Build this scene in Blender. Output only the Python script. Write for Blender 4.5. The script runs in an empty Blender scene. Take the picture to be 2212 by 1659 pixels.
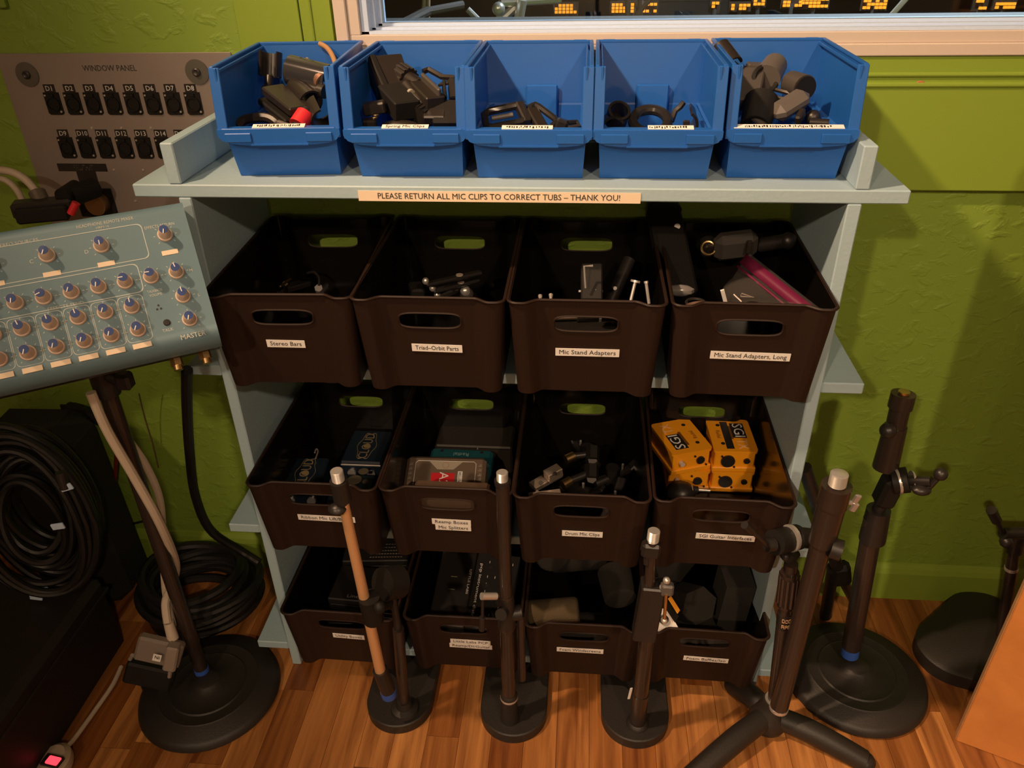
import bpy, bmesh, math, random
from mathutils import Vector, Matrix, Euler
random.seed(7)
PI = math.pi
SC = bpy.context.scene
COL = SC.collection

# ------------------------------------------------------------------ camera
CAM_O = Vector((0.0968, -0.9811, 1.2584)); FPX = 1693.5
YAW, PITCH, ROLL = 0.0957, 0.5481, -0.0211
_f = Vector((-math.sin(YAW)*math.cos(PITCH), math.cos(YAW)*math.cos(PITCH), -math.sin(PITCH)))
_r = Vector((math.cos(YAW), math.sin(YAW), 0)); _u = _r.cross(_f)
CR = math.cos(ROLL)*_r + math.sin(ROLL)*_u
CU = -math.sin(ROLL)*_r + math.cos(ROLL)*_u
cam = bpy.data.cameras.new('camera'); cam.sensor_width = 36; cam.lens = FPX/2212*36
cam.clip_start = 0.02; cam.clip_end = 50
cam_o = bpy.data.objects.new('camera', cam); COL.objects.link(cam_o)
m = Matrix.Identity(4)
for i in range(3):
    m[i][0] = CR[i]; m[i][1] = CU[i]; m[i][2] = -_f[i]; m[i][3] = CAM_O[i]
cam_o.matrix_world = m
SC.camera = cam_o

# ------------------------------------------------------------------ world, light, exposure
w = bpy.data.worlds.new('world'); SC.world = w; w.use_nodes = True
w.node_tree.nodes['Background'].inputs[0].default_value = (1, .8, .62, 1)
w.node_tree.nodes['Background'].inputs[1].default_value = 0.03
SC.view_settings.view_transform = 'Standard'; SC.view_settings.look = 'None'
SC.view_settings.gamma = 1.0; SC.view_settings.exposure = 0.0
SC.view_settings.use_curve_mapping = False
LAMPS = [  # adjustable ceiling spots of the control room: place, aim, watts, cone (degrees), colour
    ((-.93, -.63, 2.44), (.72, .15, .80), 215, 72, (1.0, .64, .38)),
    ((-.90, -2.75, 2.44), (.40, .15, .60), 150, 52, (1.0, .70, .45)),
    ((.95, -2.30, 2.44), (.35, .10, .50), 112, 52, (1.0, .70, .45)),
]
FILL_LAMP = ((.15, -3.05, 1.22), 17, (1.0, .72, .46))     # unseen shaded lamp, added as frontal fill for the wall behind the bins
STUDIO_LAMP = ((1.0, 1.15, 2.3), 300, (.80, .90, 1.0))

# ------------------------------------------------------------------ helpers
def px_y(u, v, y):
    """the point of depth y (metres) that shows at picture place u, v"""
    d = CR*((u-1106)/FPX) - CU*((v-829.5)/FPX) + _f
    return CAM_O + d*((y-CAM_O.y)/d.y)
def px_z(u, v, z):
    d = CR*((u-1106)/FPX) - CU*((v-829.5)/FPX) + _f
    return CAM_O + d*((z-CAM_O.z)/d.z)

MATS = {}
def mat(name, col, rough=.5, metal=0.0, bump=None, var=None, emit=None, spec=None, alpha=None, trans=None, coat=None):
    """bump=(scale,strength[,distance]); var=(scale,amount) soft mottling of the colour"""
    if name in MATS: return MATS[name]
    M = bpy.data.materials.new(name); M.use_nodes = True
    nt = M.node_tree; b = nt.nodes['Principled BSDF']
    b.inputs['Base Color'].default_value = (*col, 1); b.inputs['Roughness'].default_value = rough
    b.inputs['Metallic'].default_value = metal
    if spec is not None: b.inputs['Specular IOR Level'].default_value = spec
    if coat: b.inputs['Coat Weight'].default_value = coat
    if alpha is not None: b.inputs['Alpha'].default_value = alpha
    if trans is not None: b.inputs['Transmission Weight'].default_value = trans
    if emit:
        b.inputs['Emission Color'].default_value = (*emit[0], 1); b.inputs['Emission Strength'].default_value = emit[1]
    geo = None
    if bump or var: geo = nt.nodes.new('ShaderNodeNewGeometry')
    if var:
        n = nt.nodes.new('ShaderNodeTexNoise'); n.inputs['Scale'].default_value = var[0]; n.inputs['Detail'].default_value = 4
        nt.links.new(geo.outputs['Position'], n.inputs['Vector'])
        mx = nt.nodes.new('ShaderNodeMix'); mx.data_type = 'RGBA'
        mx.inputs[6].default_value = (*[c*(1-var[1]) for c in col], 1); mx.inputs[7].default_value = (*[min(1, c*(1+var[1])) for c in col], 1)
        nt.links.new(n.outputs['Fac'], mx.inputs[0]); nt.links.new(mx.outputs[2], b.inputs['Base Color'])
    if bump:
        n = nt.nodes.new('ShaderNodeTexNoise'); n.inputs['Scale'].default_value = bump[0]; n.inputs['Detail'].default_value = 5
        nt.links.new(geo.outputs['Position'], n.inputs['Vector'])
        bp = nt.nodes.new('ShaderNodeBump'); bp.inputs['Strength'].default_value = bump[1]
        bp.inputs['Distance'].default_value = bump[2] if len(bump) > 2 else .002
        nt.links.new(n.outputs['Fac'], bp.inputs['Height']); nt.links.new(bp.outputs['Normal'], b.inputs['Normal'])
    MATS[name] = M
    return M

class MB:
    """collects shapes; build() links them as ONE mesh object"""
    def __init__(self): self.v = []; self.f = []; self.s = []
    def add(self, vs, fs, smooth=False):
        o = len(self.v); self.v += [Vector(p) for p in vs]
        self.f += [tuple(i+o for i in q) for q in fs]; self.s += [smooth]*len(fs); return self
    def box(self, c, size, rot=None, bev=0.0):
        c = Vector(c); hx, hy, hz = [s/2 for s in size]
        R = rot.to_matrix() if isinstance(rot, Euler) else (rot or Matrix.Identity(3))
        if bev <= 0:
            vs = [c + R @ Vector((x*hx, y*hy, z*hz)) for x in (-1, 1) for y in (-1, 1) for z in (-1, 1)]
            return self.add(vs, [(0,1,3,2),(4,6,7,5),(0,4,5,1),(2,3,7,6),(0,2,6,4),(1,5,7,3)])
        b = min(bev, hx*.95, hy*.95, hz*.95); vs = []; idx = {}
        for x in (-1,1):
            for y in (-1,1):
                for z in (-1,1):
                    for ax in range(3):
                        p = [x*(hx-b), y*(hy-b), z*(hz-b)]; p[ax] = (x*hx, y*hy, z*hz)[ax]
                        idx[(x,y,z,ax)] = len(vs); vs.append(c + R @ Vector(p))
        fs = []
        I = lambda x,y,z,a: idx[(x,y,z,a)]
        for s in (-1,1):
            q = [I(s,-1,-1,0),I(s,1,-1,0),I(s,1,1,0),I(s,-1,1,0)]; fs.append(q if s>0 else q[::-1])
            q = [I(-1,s,-1,1),I(-1,s,1,1),I(1,s,1,1),I(1,s,-1,1)]; fs.append(q if s>0 else q[::-1])
            q = [I(-1,-1,s,2),I(1,-1,s,2),I(1,1,s,2),I(-1,1,s,2)]; fs.append(q if s>0 else q[::-1])
        for s in (-1,1):
            for t in (-1,1):
                fs.append((I(s,t,-1,0),I(s,t,-1,1),I(s,t,1,1),I(s,t,1,0)))
                fs.append((I(s,-1,t,0),I(s,-1,t,2),I(s,1,t,2),I(s,1,t,0)))
                fs.append((I(-1,s,t,1),I(-1,s,t,2),I(1,s,t,2),I(1,s,t,1)))
                for r in (-1,1): fs.append((I(s,t,r,0),I(s,t,r,1),I(s,t,r,2)))
        return self.add(vs, fs)
    def cyl(self, a, b, r1, r2=None, n=16, caps=True, smooth=True):
        a, b = Vector(a), Vector(b); r2 = r1 if r2 is None else r2
        d = (b-a).normalized(); e = d.orthogonal().normalized(); g = d.cross(e)
        vs = []
        for c, r in ((a, r1), (b, r2)):
            for k in range(n):
                t = 2*PI*k/n; vs.append(c + e*(r*math.cos(t)) + g*(r*math.sin(t)))
        self.add(vs, [(k, (k+1) % n, n+(k+1) % n, n+k) for k in range(n)], smooth)
        if caps:
            o = len(self.v)-2*n
            self.f.append(tuple(o+k for k in range(n))[::-1]); self.s.append(False)
            self.f.append(tuple(o+n+k for k in range(n))); self.s.append(False)
        return self
    def tube(self, pts, r, n=8, closed=False, caps=True):
        pts = [Vector(p) for p in pts]; N = len(pts); vs = []
        prev = None
        for i in range(N):
            if closed: t = pts[(i+1) % N]-pts[i-1]
            else: t = pts[min(i+1, N-1)]-pts[max(i-1, 0)]
            t.normalize()
            e = t.orthogonal().normalized() if prev is None else (prev - t*prev.dot(t)).normalized()
            prev = e; g = t.cross(e); rr = r[i] if isinstance(r, (list, tuple)) else r
            for k in range(n):
                a = 2*PI*k/n; vs.append(pts[i] + e*(rr*math.cos(a)) + g*(rr*math.sin(a)))
        fs = []
        for i in range(N if closed else N-1):
            j = (i+1) % N
            for k in range(n): fs.append((i*n+k, i*n+(k+1) % n, j*n+(k+1) % n, j*n+k))
        self.add(vs, fs, True)
        if caps and not closed:
            o = len(self.v)-N*n
            self.f.append(tuple(o+k for k in range(n))[::-1]); self.s.append(False)
            self.f.append(tuple(o+(N-1)*n+k for k in range(n))); self.s.append(False)
        return self
    def lathe(self, prof, n=40, M=None, smooth=True):
        M = M or Matrix.Identity(4); vs = []
        for r, z in prof:
            for k in range(n):
                t = 2*PI*k/n; vs.append(M @ Vector((r*math.cos(t), r*math.sin(t), z)))
        fs = []
        for i in range(len(prof)-1):
            for k in range(n): fs.append((i*n+k, i*n+(k+1) % n, (i+1)*n+(k+1) % n, (i+1)*n+k))
        self.add(vs, fs, smooth)
        o = len(self.v)-len(vs)
        self.f.append(tuple(o+k for k in range(n))[::-1]); self.s.append(False)
        e = (len(prof)-1)*n
        self.f.append(tuple(o+e+k for k in range(n))); self.s.append(False)
        return self
    def prism(self, poly, z0, z1, M=None):
        M = M or Matrix.Identity(4); n = len(poly)
        vs = [M @ Vector((x, y, z0)) for x, y in poly] + [M @ Vector((x, y, z1)) for x, y in poly]
        fs = [tuple(range(n))[::-1], tuple(range(n, 2*n))]+[(k, (k+1) % n, n+(k+1) % n, n+k) for k in range(n)]
        return self.add(vs, fs)
    def sphere(self, c, r, n=12, sc=(1,1,1)):
        c = Vector(c); m_ = n//2; vs = []
        for i in range(m_+1):
            p = PI*i/m_
            for k in range(n):
                t = 2*PI*k/n
                vs.append(c + Vector((r*math.sin(p)*math.cos(t)*sc[0], r*math.sin(p)*math.sin(t)*sc[1], r*math.cos(p)*sc[2])))
        return self.add(vs, [(i*n+k, (i+1)*n+k, (i+1)*n+(k+1) % n, i*n+(k+1) % n) for i in range(m_) for k in range(n)], True)
    def thread(self, a, b, r, n=9):
        a, b = Vector(a), Vector(b); pts = [a.lerp(b, i/(2*n)) for i in range(2*n+1)]
        return self.tube(pts, [r if i % 2 else r*.86 for i in range(2*n+1)], 18)
    def ctube(self, a, b, r1, r2, t, gap=1.2, spin=0.0, n=18, open=None):
        """split tube: a wall of thickness t round the axis a-b, open over the angle gap"""
        a, b = Vector(a), Vector(b); d = (b-a).normalized(); e = d.orthogonal().normalized(); g = d.cross(e)
        if open is not None: spin = math.atan2(Vector(open).dot(g), Vector(open).dot(e))
        vs = []
        for c, r in ((a, r1), (b, r2)):
            for q in (r, r-t):
                for k in range(n+1):
                    al = spin + gap/2 + (2*PI-gap)*k/n
                    vs.append(c + e*(q*math.cos(al)) + g*(q*math.sin(al)))
        N = n+1; fs = []
        for k in range(n):
            fs.append((k, k+1, 2*N+k+1, 2*N+k)); fs.append((N+k, 3*N+k, 3*N+k+1, N+k+1))
            fs.append((k, N+k, N+k+1, k+1)); fs.append((2*N+k, 2*N+k+1, 3*N+k+1, 3*N+k))
        fs.append((0, 2*N, 3*N, N)); fs.append((n, N+n, 3*N+n, 2*N+n))
        return self.add(vs, fs, True)
    def ring(self, c, R, r, M3=None, n=24, k=8, sc=(1, 1)):
        M3 = M3 or Matrix.Identity(3); c = Vector(c)
        return self.tube([c + M3 @ Vector((R*sc[0]*math.cos(2*PI*i/n), R*sc[1]*math.sin(2*PI*i/n), 0)) for i in range(n)], r, k, True)
    def build(self, name, material, parent=None, loc=(0, 0, 0), sharp=35):
        loc = Vector(loc); me = bpy.data.meshes.new(name)
        me.from_pydata([tuple(p-loc) for p in self.v], [], self.f)
        me.polygons.foreach_set('use_smooth', self.s)
        if any(self.s): me.set_sharp_from_angle(angle=math.radians(sharp))
        me.materials.append(material); me.update()
        o = bpy.data.objects.new(name, me); COL.objects.link(o)
        if parent: o.parent = parent
        else: o.location = loc
        return o

def tag(o, label, cat, group=None, kind=None):
    o['label'] = label; o['category'] = cat
    if group: o['group'] = group
    if kind: o['kind'] = kind
    return o
def thing(name, label, cat, loc=(0, 0, 0), group=None, rz=0.0):
    o = bpy.data.objects.new(name, None); COL.objects.link(o); o.empty_display_size = .02
    o.location = loc; o.rotation_euler.z = rz
    return tag(o, label, cat, group)
def part(t, name, mb, material, sharp=35):
    """a part of thing t; mb in world coordinates (t unrotated)"""
    L = t.get('_o'); L = Vector(L) if L is not None else Vector(t.location)
    o = mb.build(name, material, t, L, sharp); return o
def sub(p, name, mb, material, origin, sharp=35):
    return mb.build(name, material, p, origin, sharp)
def struct(o): o['kind'] = 'structure'; return o
def dup(root, parent=None):
    c = root.copy(); COL.objects.link(c)
    if parent: c.parent = parent
    for ch in root.children: dup(ch, c)
    return c
_TX = {}
def text_mesh(s, size, align='CENTER', squash=1.0):
    key = (s, size, align, squash)
    if key not in _TX:
        cu = bpy.data.curves.new('t', 'FONT'); cu.body = s; cu.size = size; cu.align_x = align; cu.align_y = 'CENTER'
        cu.resolution_u = 2; cu.extrude = .00012
        o = bpy.data.objects.new('t', cu); me = bpy.data.meshes.new_from_object(o)
        bpy.data.objects.remove(o); me.materials.clear()
        if squash != 1.0:
            for v_ in me.vertices: v_.co.x *= squash
        _TX[key] = me
    return _TX[key]
def text(s, size, M, material, parent, name='lettering', align='CENTER', squash=1.0, fit=None):
    if fit:
        base = text_mesh(s, size, align); xs = [v_.co.x for v_ in base.vertices]; squash = fit/(max(xs)-min(xs))
    me = text_mesh(s, size, align, squash).copy(); me.materials.append(material); me.name = name
    o = bpy.data.objects.new(name, me); COL.objects.link(o); o.parent = parent; o.matrix_local = M
    return o
def basis(x, y, z, o):
    M = Matrix.Identity(4)
    for i in range(3): M[i][0] = x[i]; M[i][1] = y[i]; M[i][2] = z[i]; M[i][3] = o[i]
    return M
def frame(o, x, y):
    x = Vector(x).normalized(); y = Vector(y); y = (y-x*y.dot(x)).normalized()
    return basis(x, y, x.cross(y), Vector(o))
def R3(rx=0, ry=0, rz=0): return Euler((rx, ry, rz)).to_matrix()
def smooth_path(pts, k=8):
    """Catmull-Rom through pts"""
    pts = [Vector(p) for p in pts]; out = []
    for i in range(len(pts)-1):
        p0, p1, p2, p3 = pts[max(i-1, 0)], pts[i], pts[i+1], pts[min(i+2, len(pts)-1)]
        for j in range(k):
            t = j/k
            out.append(.5*((2*p1)+(p2-p0)*t+(2*p0-5*p1+4*p2-p3)*t*t+(3*p1-p0-3*p2+p3)*t**3))
    return out+[pts[-1]]

# ------------------------------------------------------------------ materials
def plaster():
    M = mat('green_plaster', (.198, .310, .034), .6)
    nt = M.node_tree; b = nt.nodes['Principled BSDF']; g = nt.nodes.new('ShaderNodeNewGeometry')
    mp = nt.nodes.new('ShaderNodeMapping'); mp.inputs['Rotation'].default_value = (0, .5, 0); mp.inputs['Scale'].default_value = (1, 1, 1.35)
    nt.links.new(g.outputs['Position'], mp.inputs['Vector'])
    n1 = nt.nodes.new('ShaderNodeTexNoise'); n1.inputs['Scale'].default_value = 34; n1.inputs['Detail'].default_value = 5; n1.inputs['Distortion'].default_value = .5
    n2 = nt.nodes.new('ShaderNodeTexNoise'); n2.inputs['Scale'].default_value = 5; n2.inputs['Detail'].default_value = 3
    rp = nt.nodes.new('ShaderNodeValToRGB'); rp.color_ramp.elements[0].position = .52; rp.color_ramp.elements[1].position = .70
    for n in (n1, n2): nt.links.new(mp.outputs[0], n.inputs['Vector'])
    nt.links.new(n1.outputs['Fac'], rp.inputs[0])
    ad = nt.nodes.new('ShaderNodeMath'); ad.operation = 'MULTIPLY_ADD'; ad.inputs[1].default_value = 1.0
    nt.links.new(rp.outputs[0], ad.inputs[0]); nt.links.new(n2.outputs['Fac'], ad.inputs[2])
    bp = nt.nodes.new('ShaderNodeBump'); bp.inputs['Strength'].default_value = .42; bp.inputs['Distance'].default_value = .0035
    nt.links.new(ad.outputs[0], bp.inputs['Height']); nt.links.new(bp.outputs[0], b.inputs['Normal'])
    return M
PLASTER = plaster()
GREEN = mat('green_gloss_paint', (.225, .330, .040), .34, bump=(60, .08))
BEIGE = mat('cream_paint', (.60, .52, .46), .45)
WHITE_FR = mat('cool_white_frame', (.52, .66, .90), .35)  # white frame; the cool studio light is put into its bluish colour
SHELF = mat('pale_blue_paint', (.345, .480, .555), .55, bump=(160, .35, .0012), var=(9, .06))
BLUE = mat('blue_plastic', (.013, .112, .44), .36, var=(14, .05))
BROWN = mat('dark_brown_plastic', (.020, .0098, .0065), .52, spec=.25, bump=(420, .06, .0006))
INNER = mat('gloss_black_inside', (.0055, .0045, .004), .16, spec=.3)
LABEL = mat('label_tape', (.80, .78, .76), .5)
INK = mat('black_ink', (.02, .018, .018), .6)
WINK = mat('white_ink', (.62, .62, .60), .6)
SIGN = mat('cream_label_tape', (.80, .66, .50), .5)
BLACK = mat('black_paint', (.018, .015, .014), .38)
BLACKM = mat('black_matte_plastic', (.012, .0105, .0095), .55, spec=.25)
TUBEB = mat('black_enamel_tube', (.030, .020, .016), .25)
IRON = mat('black_wrinkle_iron', (.020, .017, .015), .5, bump=(300, .35, .001))
CHROME = mat('chrome', (.66, .63, .60), .30, .7)
COPPER = mat('copper_toned_tube', (.78, .44, .22), .34, .35)
BRASS = mat('brass', (.72, .50, .24), .3, 1.0)
GREY = mat('grey_plastic', (.10, .09, .085), .45)
GREYM = mat('grey_metal_plate', (.30, .255, .235), .42, .35, var=(6, .12))
RUBBER = mat('black_rubber_cable', (.0075, .007, .007), .42)
CREAMC = mat('cream_cable', (.52, .43, .34), .5)
RED = mat('red_tape', (.62, .02, .03), .45)
BTAPE = mat('blue_tape', (.03, .10, .45), .6)
ORANGE = mat('orange_enamel', (.88, .345, .012), .38)
TEALB = mat('teal_enamel', (.010, .075, .095), .4)
NAVY = mat('navy_gloss', (.010, .018, .032), .25)
FOAM = mat('charcoal_foam', (.022, .018, .015), .95, bump=(500, .6, .002))
FOAMO = mat('olive_foam', (.075, .052, .026), .95, bump=(500, .6, .002))
MIXB = mat('blue_grey_metal', (.125, .215, .265), .42, .1)
MIXD = mat('dark_grey_metal', (.045, .040, .040), .4, .3)
KNOBG = mat('taupe_knob', (.60, .47, .39), .45)
KNOBB = mat('blue_knob_cap', (.025, .06, .21), .4)
CORD = mat('tan_cord', (.40, .22, .10), .6)
MAGENTA = mat('magenta_zip', (.13, .010, .045), .4)
# ------------------------------------------------------------------ the room
WY = .265            # face of the back wall
X0, X1, Y0, H = -1.9, 1.9, -3.6, 2.5
def wood(name, cols, grain=(38, 3.2), rough=.33):
    M = mat(name, cols[0], rough); nt = M.node_tree; b = nt.nodes['Principled BSDF']
    g = nt.nodes.new('ShaderNodeNewGeometry'); oi = nt.nodes.new('ShaderNodeObjectInfo')
    sc = nt.nodes.new('ShaderNodeVectorMath'); sc.operation = 'MULTIPLY'; sc.inputs[1].default_value = (grain[0], grain[1], grain[0])
    nt.links.new(g.outputs['Position'], sc.inputs[0])
    cb = nt.nodes.new('ShaderNodeCombineXYZ'); mu = nt.nodes.new('ShaderNodeMath'); mu.operation = 'MULTIPLY'; mu.inputs[1].default_value = 60
    nt.links.new(oi.outputs['Random'], mu.inputs[0]); nt.links.new(mu.outputs[0], cb.inputs[1]); nt.links.new(mu.outputs[0], cb.inputs[2])
    ad = nt.nodes.new('ShaderNodeVectorMath'); ad.operation = 'ADD'; nt.links.new(sc.outputs[0], ad.inputs[0]); nt.links.new(cb.outputs[0], ad.inputs[1])
    n = nt.nodes.new('ShaderNodeTexNoise'); n.inputs['Scale'].default_value = 1.0; n.inputs['Detail'].default_value = 7; n.inputs['Roughness'].default_value = .62; n.inputs['Distortion'].default_value = .5
    nt.links.new(ad.outputs[0], n.inputs['Vector'])
    rp = nt.nodes.new('ShaderNodeValToRGB'); r = rp.color_ramp; r.elements[0].position = .28; r.elements[1].position = .68
    r.elements[0].color = (*cols[1], 1); r.elements[1].color = (*cols[2], 1)
    nt.links.new(n.outputs['Fac'], rp.inputs[0])
    rp2 = nt.nodes.new('ShaderNodeValToRGB'); q = rp2.color_ramp; q.elements[0].color = (*cols[3], 1); q.elements[1].color = (*cols[4], 1)
    nt.links.new(oi.outputs['Random'], rp2.inputs[0])
    mx = nt.nodes.new('ShaderNodeMix'); mx.data_type = 'RGBA'; mx.blend_type = 'MULTIPLY'; mx.inputs[0].default_value = 1
    nt.links.new(rp.outputs[0], mx.inputs[6]); nt.links.new(rp2.outputs[0], mx.inputs[7]); nt.links.new(mx.outputs[2], b.inputs['Base Color'])
    bp = nt.nodes.new('ShaderNodeBump'); bp.inputs['Strength'].default_value = .12; bp.inputs['Distance'].default_value = .001
    nt.links.new(n.outputs['Fac'], bp.inputs['Height']); nt.links.new(bp.outputs[0], b.inputs['Normal'])
    return M
FLOORW = wood('honey_wood', [(.5, .2, .06), (.22, .066, .017), (.70, .300, .088), (.46, .37, .30), (1.02, 1.10, 1.18)], (48, 2.6))
PLY = wood('orange_plywood_grain', [(.5, .2, .06), (.50, .185, .045), (.66, .27, .075), (.95, .95, .95), (1, 1, 1)], (9, 9))
ROOMW = mat('warm_white_room_wall', (.74, .69, .58), .8)

floor = struct(MB().box(((X0+X1)/2, (Y0+WY)/2, -.022), (X1-X0, WY-Y0, .04)).build('floor', FLOORW))
pw = .0575
unit = MB().box((0, 0, 0), (1, 1, 1)); plank_me = None
x = -1.30
while x < 1.22:
    y = -.95 + random.uniform(-.4, 0)
    while y < WY-.002:
        L = random.choice((.28, .38, .5, .64, .8)); y1 = min(y+L, WY-.001)
        if y1-y > .03:
            if plank_me is None:
                o = unit.build('plank', FLOORW, floor); plank_me = o.data
            else:
                o = bpy.data.objects.new('plank', plank_me); COL.objects.link(o); o.parent = floor
            o.location = (x+pw/2, (y+y1)/2, -.003-random.uniform(0, .00035)); o.scale = (pw-.0007, y1-y-.0008, .006)
        y = y1
    x += pw

WX0, WX1, WZ0, WZ1 = -.236, 1.45, 1.098, 1.98       # window opening
wb = MB()
wb.box(((X0+WX0)/2, WY+.05, H/2), (WX0-X0, .1, H)); wb.box(((WX1+X1)/2, WY+.05, H/2), (X1-WX1, .1, H))
wb.box(((WX0+WX1)/2, WY+.05, WZ0/2), (WX1-WX0, .1, WZ0)); wb.box(((WX0+WX1)/2, WY+.05, (WZ1+H)/2), (WX1-WX0, .1, H-WZ1))
struct(wb.build('wall_back', PLASTER))
struct(MB().box((X0-.05, (Y0+WY)/2, H/2), (.1, WY-Y0, H)).build('wall_left', ROOMW))
struct(MB().box((X1+.05, (Y0+WY)/2, H/2), (.1, WY-Y0, H)).build('wall_right', ROOMW))
struct(MB().box(((X0+X1)/2, Y0-.05, H/2), (X1-X0+.2, .1, H)).build('wall_front', ROOMW))
struct(MB().box(((X0+X1)/2, (Y0+WY)/2+.0, H+.05), (X1-X0+.2, WY-Y0+.2, .1)).build('ceiling', ROOMW))
# apron under the window with its bead moulding, baseboard, flat boards beside the window
ap = MB().box(((-.27+X1)/2, WY-.008, (.873+1.029)/2), (X1+.27, .016, 1.029-.873), bev=.0015)
struct(ap.build('trim_1', GREEN))
bead = MB()
for z, r in ((1.0275, .0042), (1.0415, .0036)): bead.cyl((-.27, WY-.0155, z), (X1, WY-.0155, z), r, n=10)
bead.box(((-.27+X1)/2, WY-.008, 1.0345), (X1+.27, .014, .016)); bead.box(((-.27+X1)/2, WY-.006, 1.054), (X1+.27, .010, .022))
b2 = struct(bead.build('trim_2', GREEN))
MB().lathe([(.0062, 0), (.005, .0012), (0, .0014)], 16, basis((1, 0, 0), (0, 0, .6), (0, -1, 0), px_y(1988, 180, WY-.0165))).build('paint_chip', mat('terracotta_chip', (.42, .16, .07), .6), b2)
struct(MB().box((-.373, WY-.006, 1.75), (.097, .012, 1.49), bev=.001).build('trim_3', GREEN))
tb = MB().box((-.3005, WY-.004, 1.75), (.046, .010, 1.49)); tb.cyl((-.308, WY-.009, 1.01), (-.308, WY-.009, 2.49), .003, n=8)
struct(tb.build('trim_4', GREEN))
struct(MB().box((-.80, WY-.005, 1.82), (.045, .008, 1.36), bev=.001).build('trim_5', PLASTER))
bb = MB().prism([(0, 0), (.013, 0), (.013, .070), (.009, .080), (.004, .088), (0, .09)], X0, X1, basis((0, -1, 0), (0, 0, 1), (1, 0, 0), (0, WY, 0)))
struct(bb.build('baseboard_back', GREEN))
# window
win = thing('window_1', 'window', 'window', ((WX0+WX1)/2, WY, WZ0)); del win['label']; del win['category']; struct(win)
cs = MB()
cs.box(((-.273+1.5)/2, WY-.0075, 1.0745), (1.5+.273, .015, .017), bev=.0015)     # bottom casing, lower strip
cs.box(((-.273+1.5)/2, WY-.005, 1.0905), (1.5+.273, .010, .0155), bev=.001)
cs.box((-.2625, WY-.0075, 1.545), (.019, .015, .955), bev=.0015); cs.box((-.2445, WY-.005, 1.548), (.0175, .010, .90), bev=.001)
cs.box(((-.273+1.5)/2, WY-.0075, 2.0), (1.5+.273, .015, .04), bev=.0015); cs.box((1.475, WY-.0075, 1.545), (.05, .015, .955), bev=.0015)
cs.box(((-.273+1.5)/2, WY-.004, 1.0685), (1.5+.273, .008, .006))
part(win, 'casing', cs, BEIGE)
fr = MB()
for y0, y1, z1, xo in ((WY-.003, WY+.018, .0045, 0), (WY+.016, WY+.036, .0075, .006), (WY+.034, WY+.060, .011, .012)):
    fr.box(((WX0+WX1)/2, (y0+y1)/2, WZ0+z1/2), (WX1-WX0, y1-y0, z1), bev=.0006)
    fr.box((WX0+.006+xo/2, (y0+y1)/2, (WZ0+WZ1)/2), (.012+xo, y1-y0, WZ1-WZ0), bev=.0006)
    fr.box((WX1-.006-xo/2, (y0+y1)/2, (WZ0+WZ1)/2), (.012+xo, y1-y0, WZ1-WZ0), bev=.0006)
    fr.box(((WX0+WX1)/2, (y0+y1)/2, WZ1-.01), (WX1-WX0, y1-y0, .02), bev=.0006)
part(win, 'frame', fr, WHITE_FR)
GLASS = bpy.data.materials.new('window_glass'); GLASS.use_nodes = True
nt = GLASS.node_tree; nt.nodes.remove(nt.nodes['Principled BSDF'])
gl = nt.nodes.new('ShaderNodeBsdfGlossy'); gl.inputs['Roughness'].default_value = .02; tr = nt.nodes.new('ShaderNodeBsdfTransparent')
tr.inputs[0].default_value = (.88, .92, .92, 1)
fz = nt.nodes.new('ShaderNodeFresnel'); fz.inputs[0].default_value = 1.5; ms = nt.nodes.new('ShaderNodeMixShader')
nt.links.new(fz.outputs[0], ms.inputs[0]); nt.links.new(tr.outputs[0], ms.inputs[1]); nt.links.new(gl.outputs[0], ms.inputs[2])
nt.links.new(ms.outputs[0], nt.nodes['Material Output'].inputs[0])
part(win, 'pane', MB().box(((WX0+WX1)/2, WY+.047, (WZ0+WZ1)/2), (WX1-WX0-.04, .006, WZ1-WZ0-.02)), GLASS)
# the dark studio on the other side of the glass
DARKW = mat('studio_dark_wall', (.045, .045, .045), .8); DARKF = mat('studio_dark_floor', (.03, .028, .026), .6)
SILLG = mat('studio_grey_ledge', (.10, .105, .11), .7)
sy = WY+.10
struct(MB().box((.6, sy+1.7, -.02), (4.4, 3.4, .04)).build('floor_studio', DARKF))
struct(MB().box((.6, sy+3.45, 1.25), (4.4, .1, 2.5)).build('wall_studio_back', DARKW))
struct(MB().box((-1.65, sy+1.7, 1.25), (.1, 3.4, 2.5)).build('wall_studio_left', DARKW))
struct(MB().box((2.85, sy+1.7, 1.25), (.1, 3.4, 2.5)).build('wall_studio_right', DARKW))
struct(MB().box((.6, sy+1.7, 2.55), (4.4, 3.4, .1)).build('ceiling_studio', DARKW))
struct(MB().box((.6, sy+.05, 1.088), (1.75, .10, .02), bev=.002).build('trim_6', SILLG))

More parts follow.
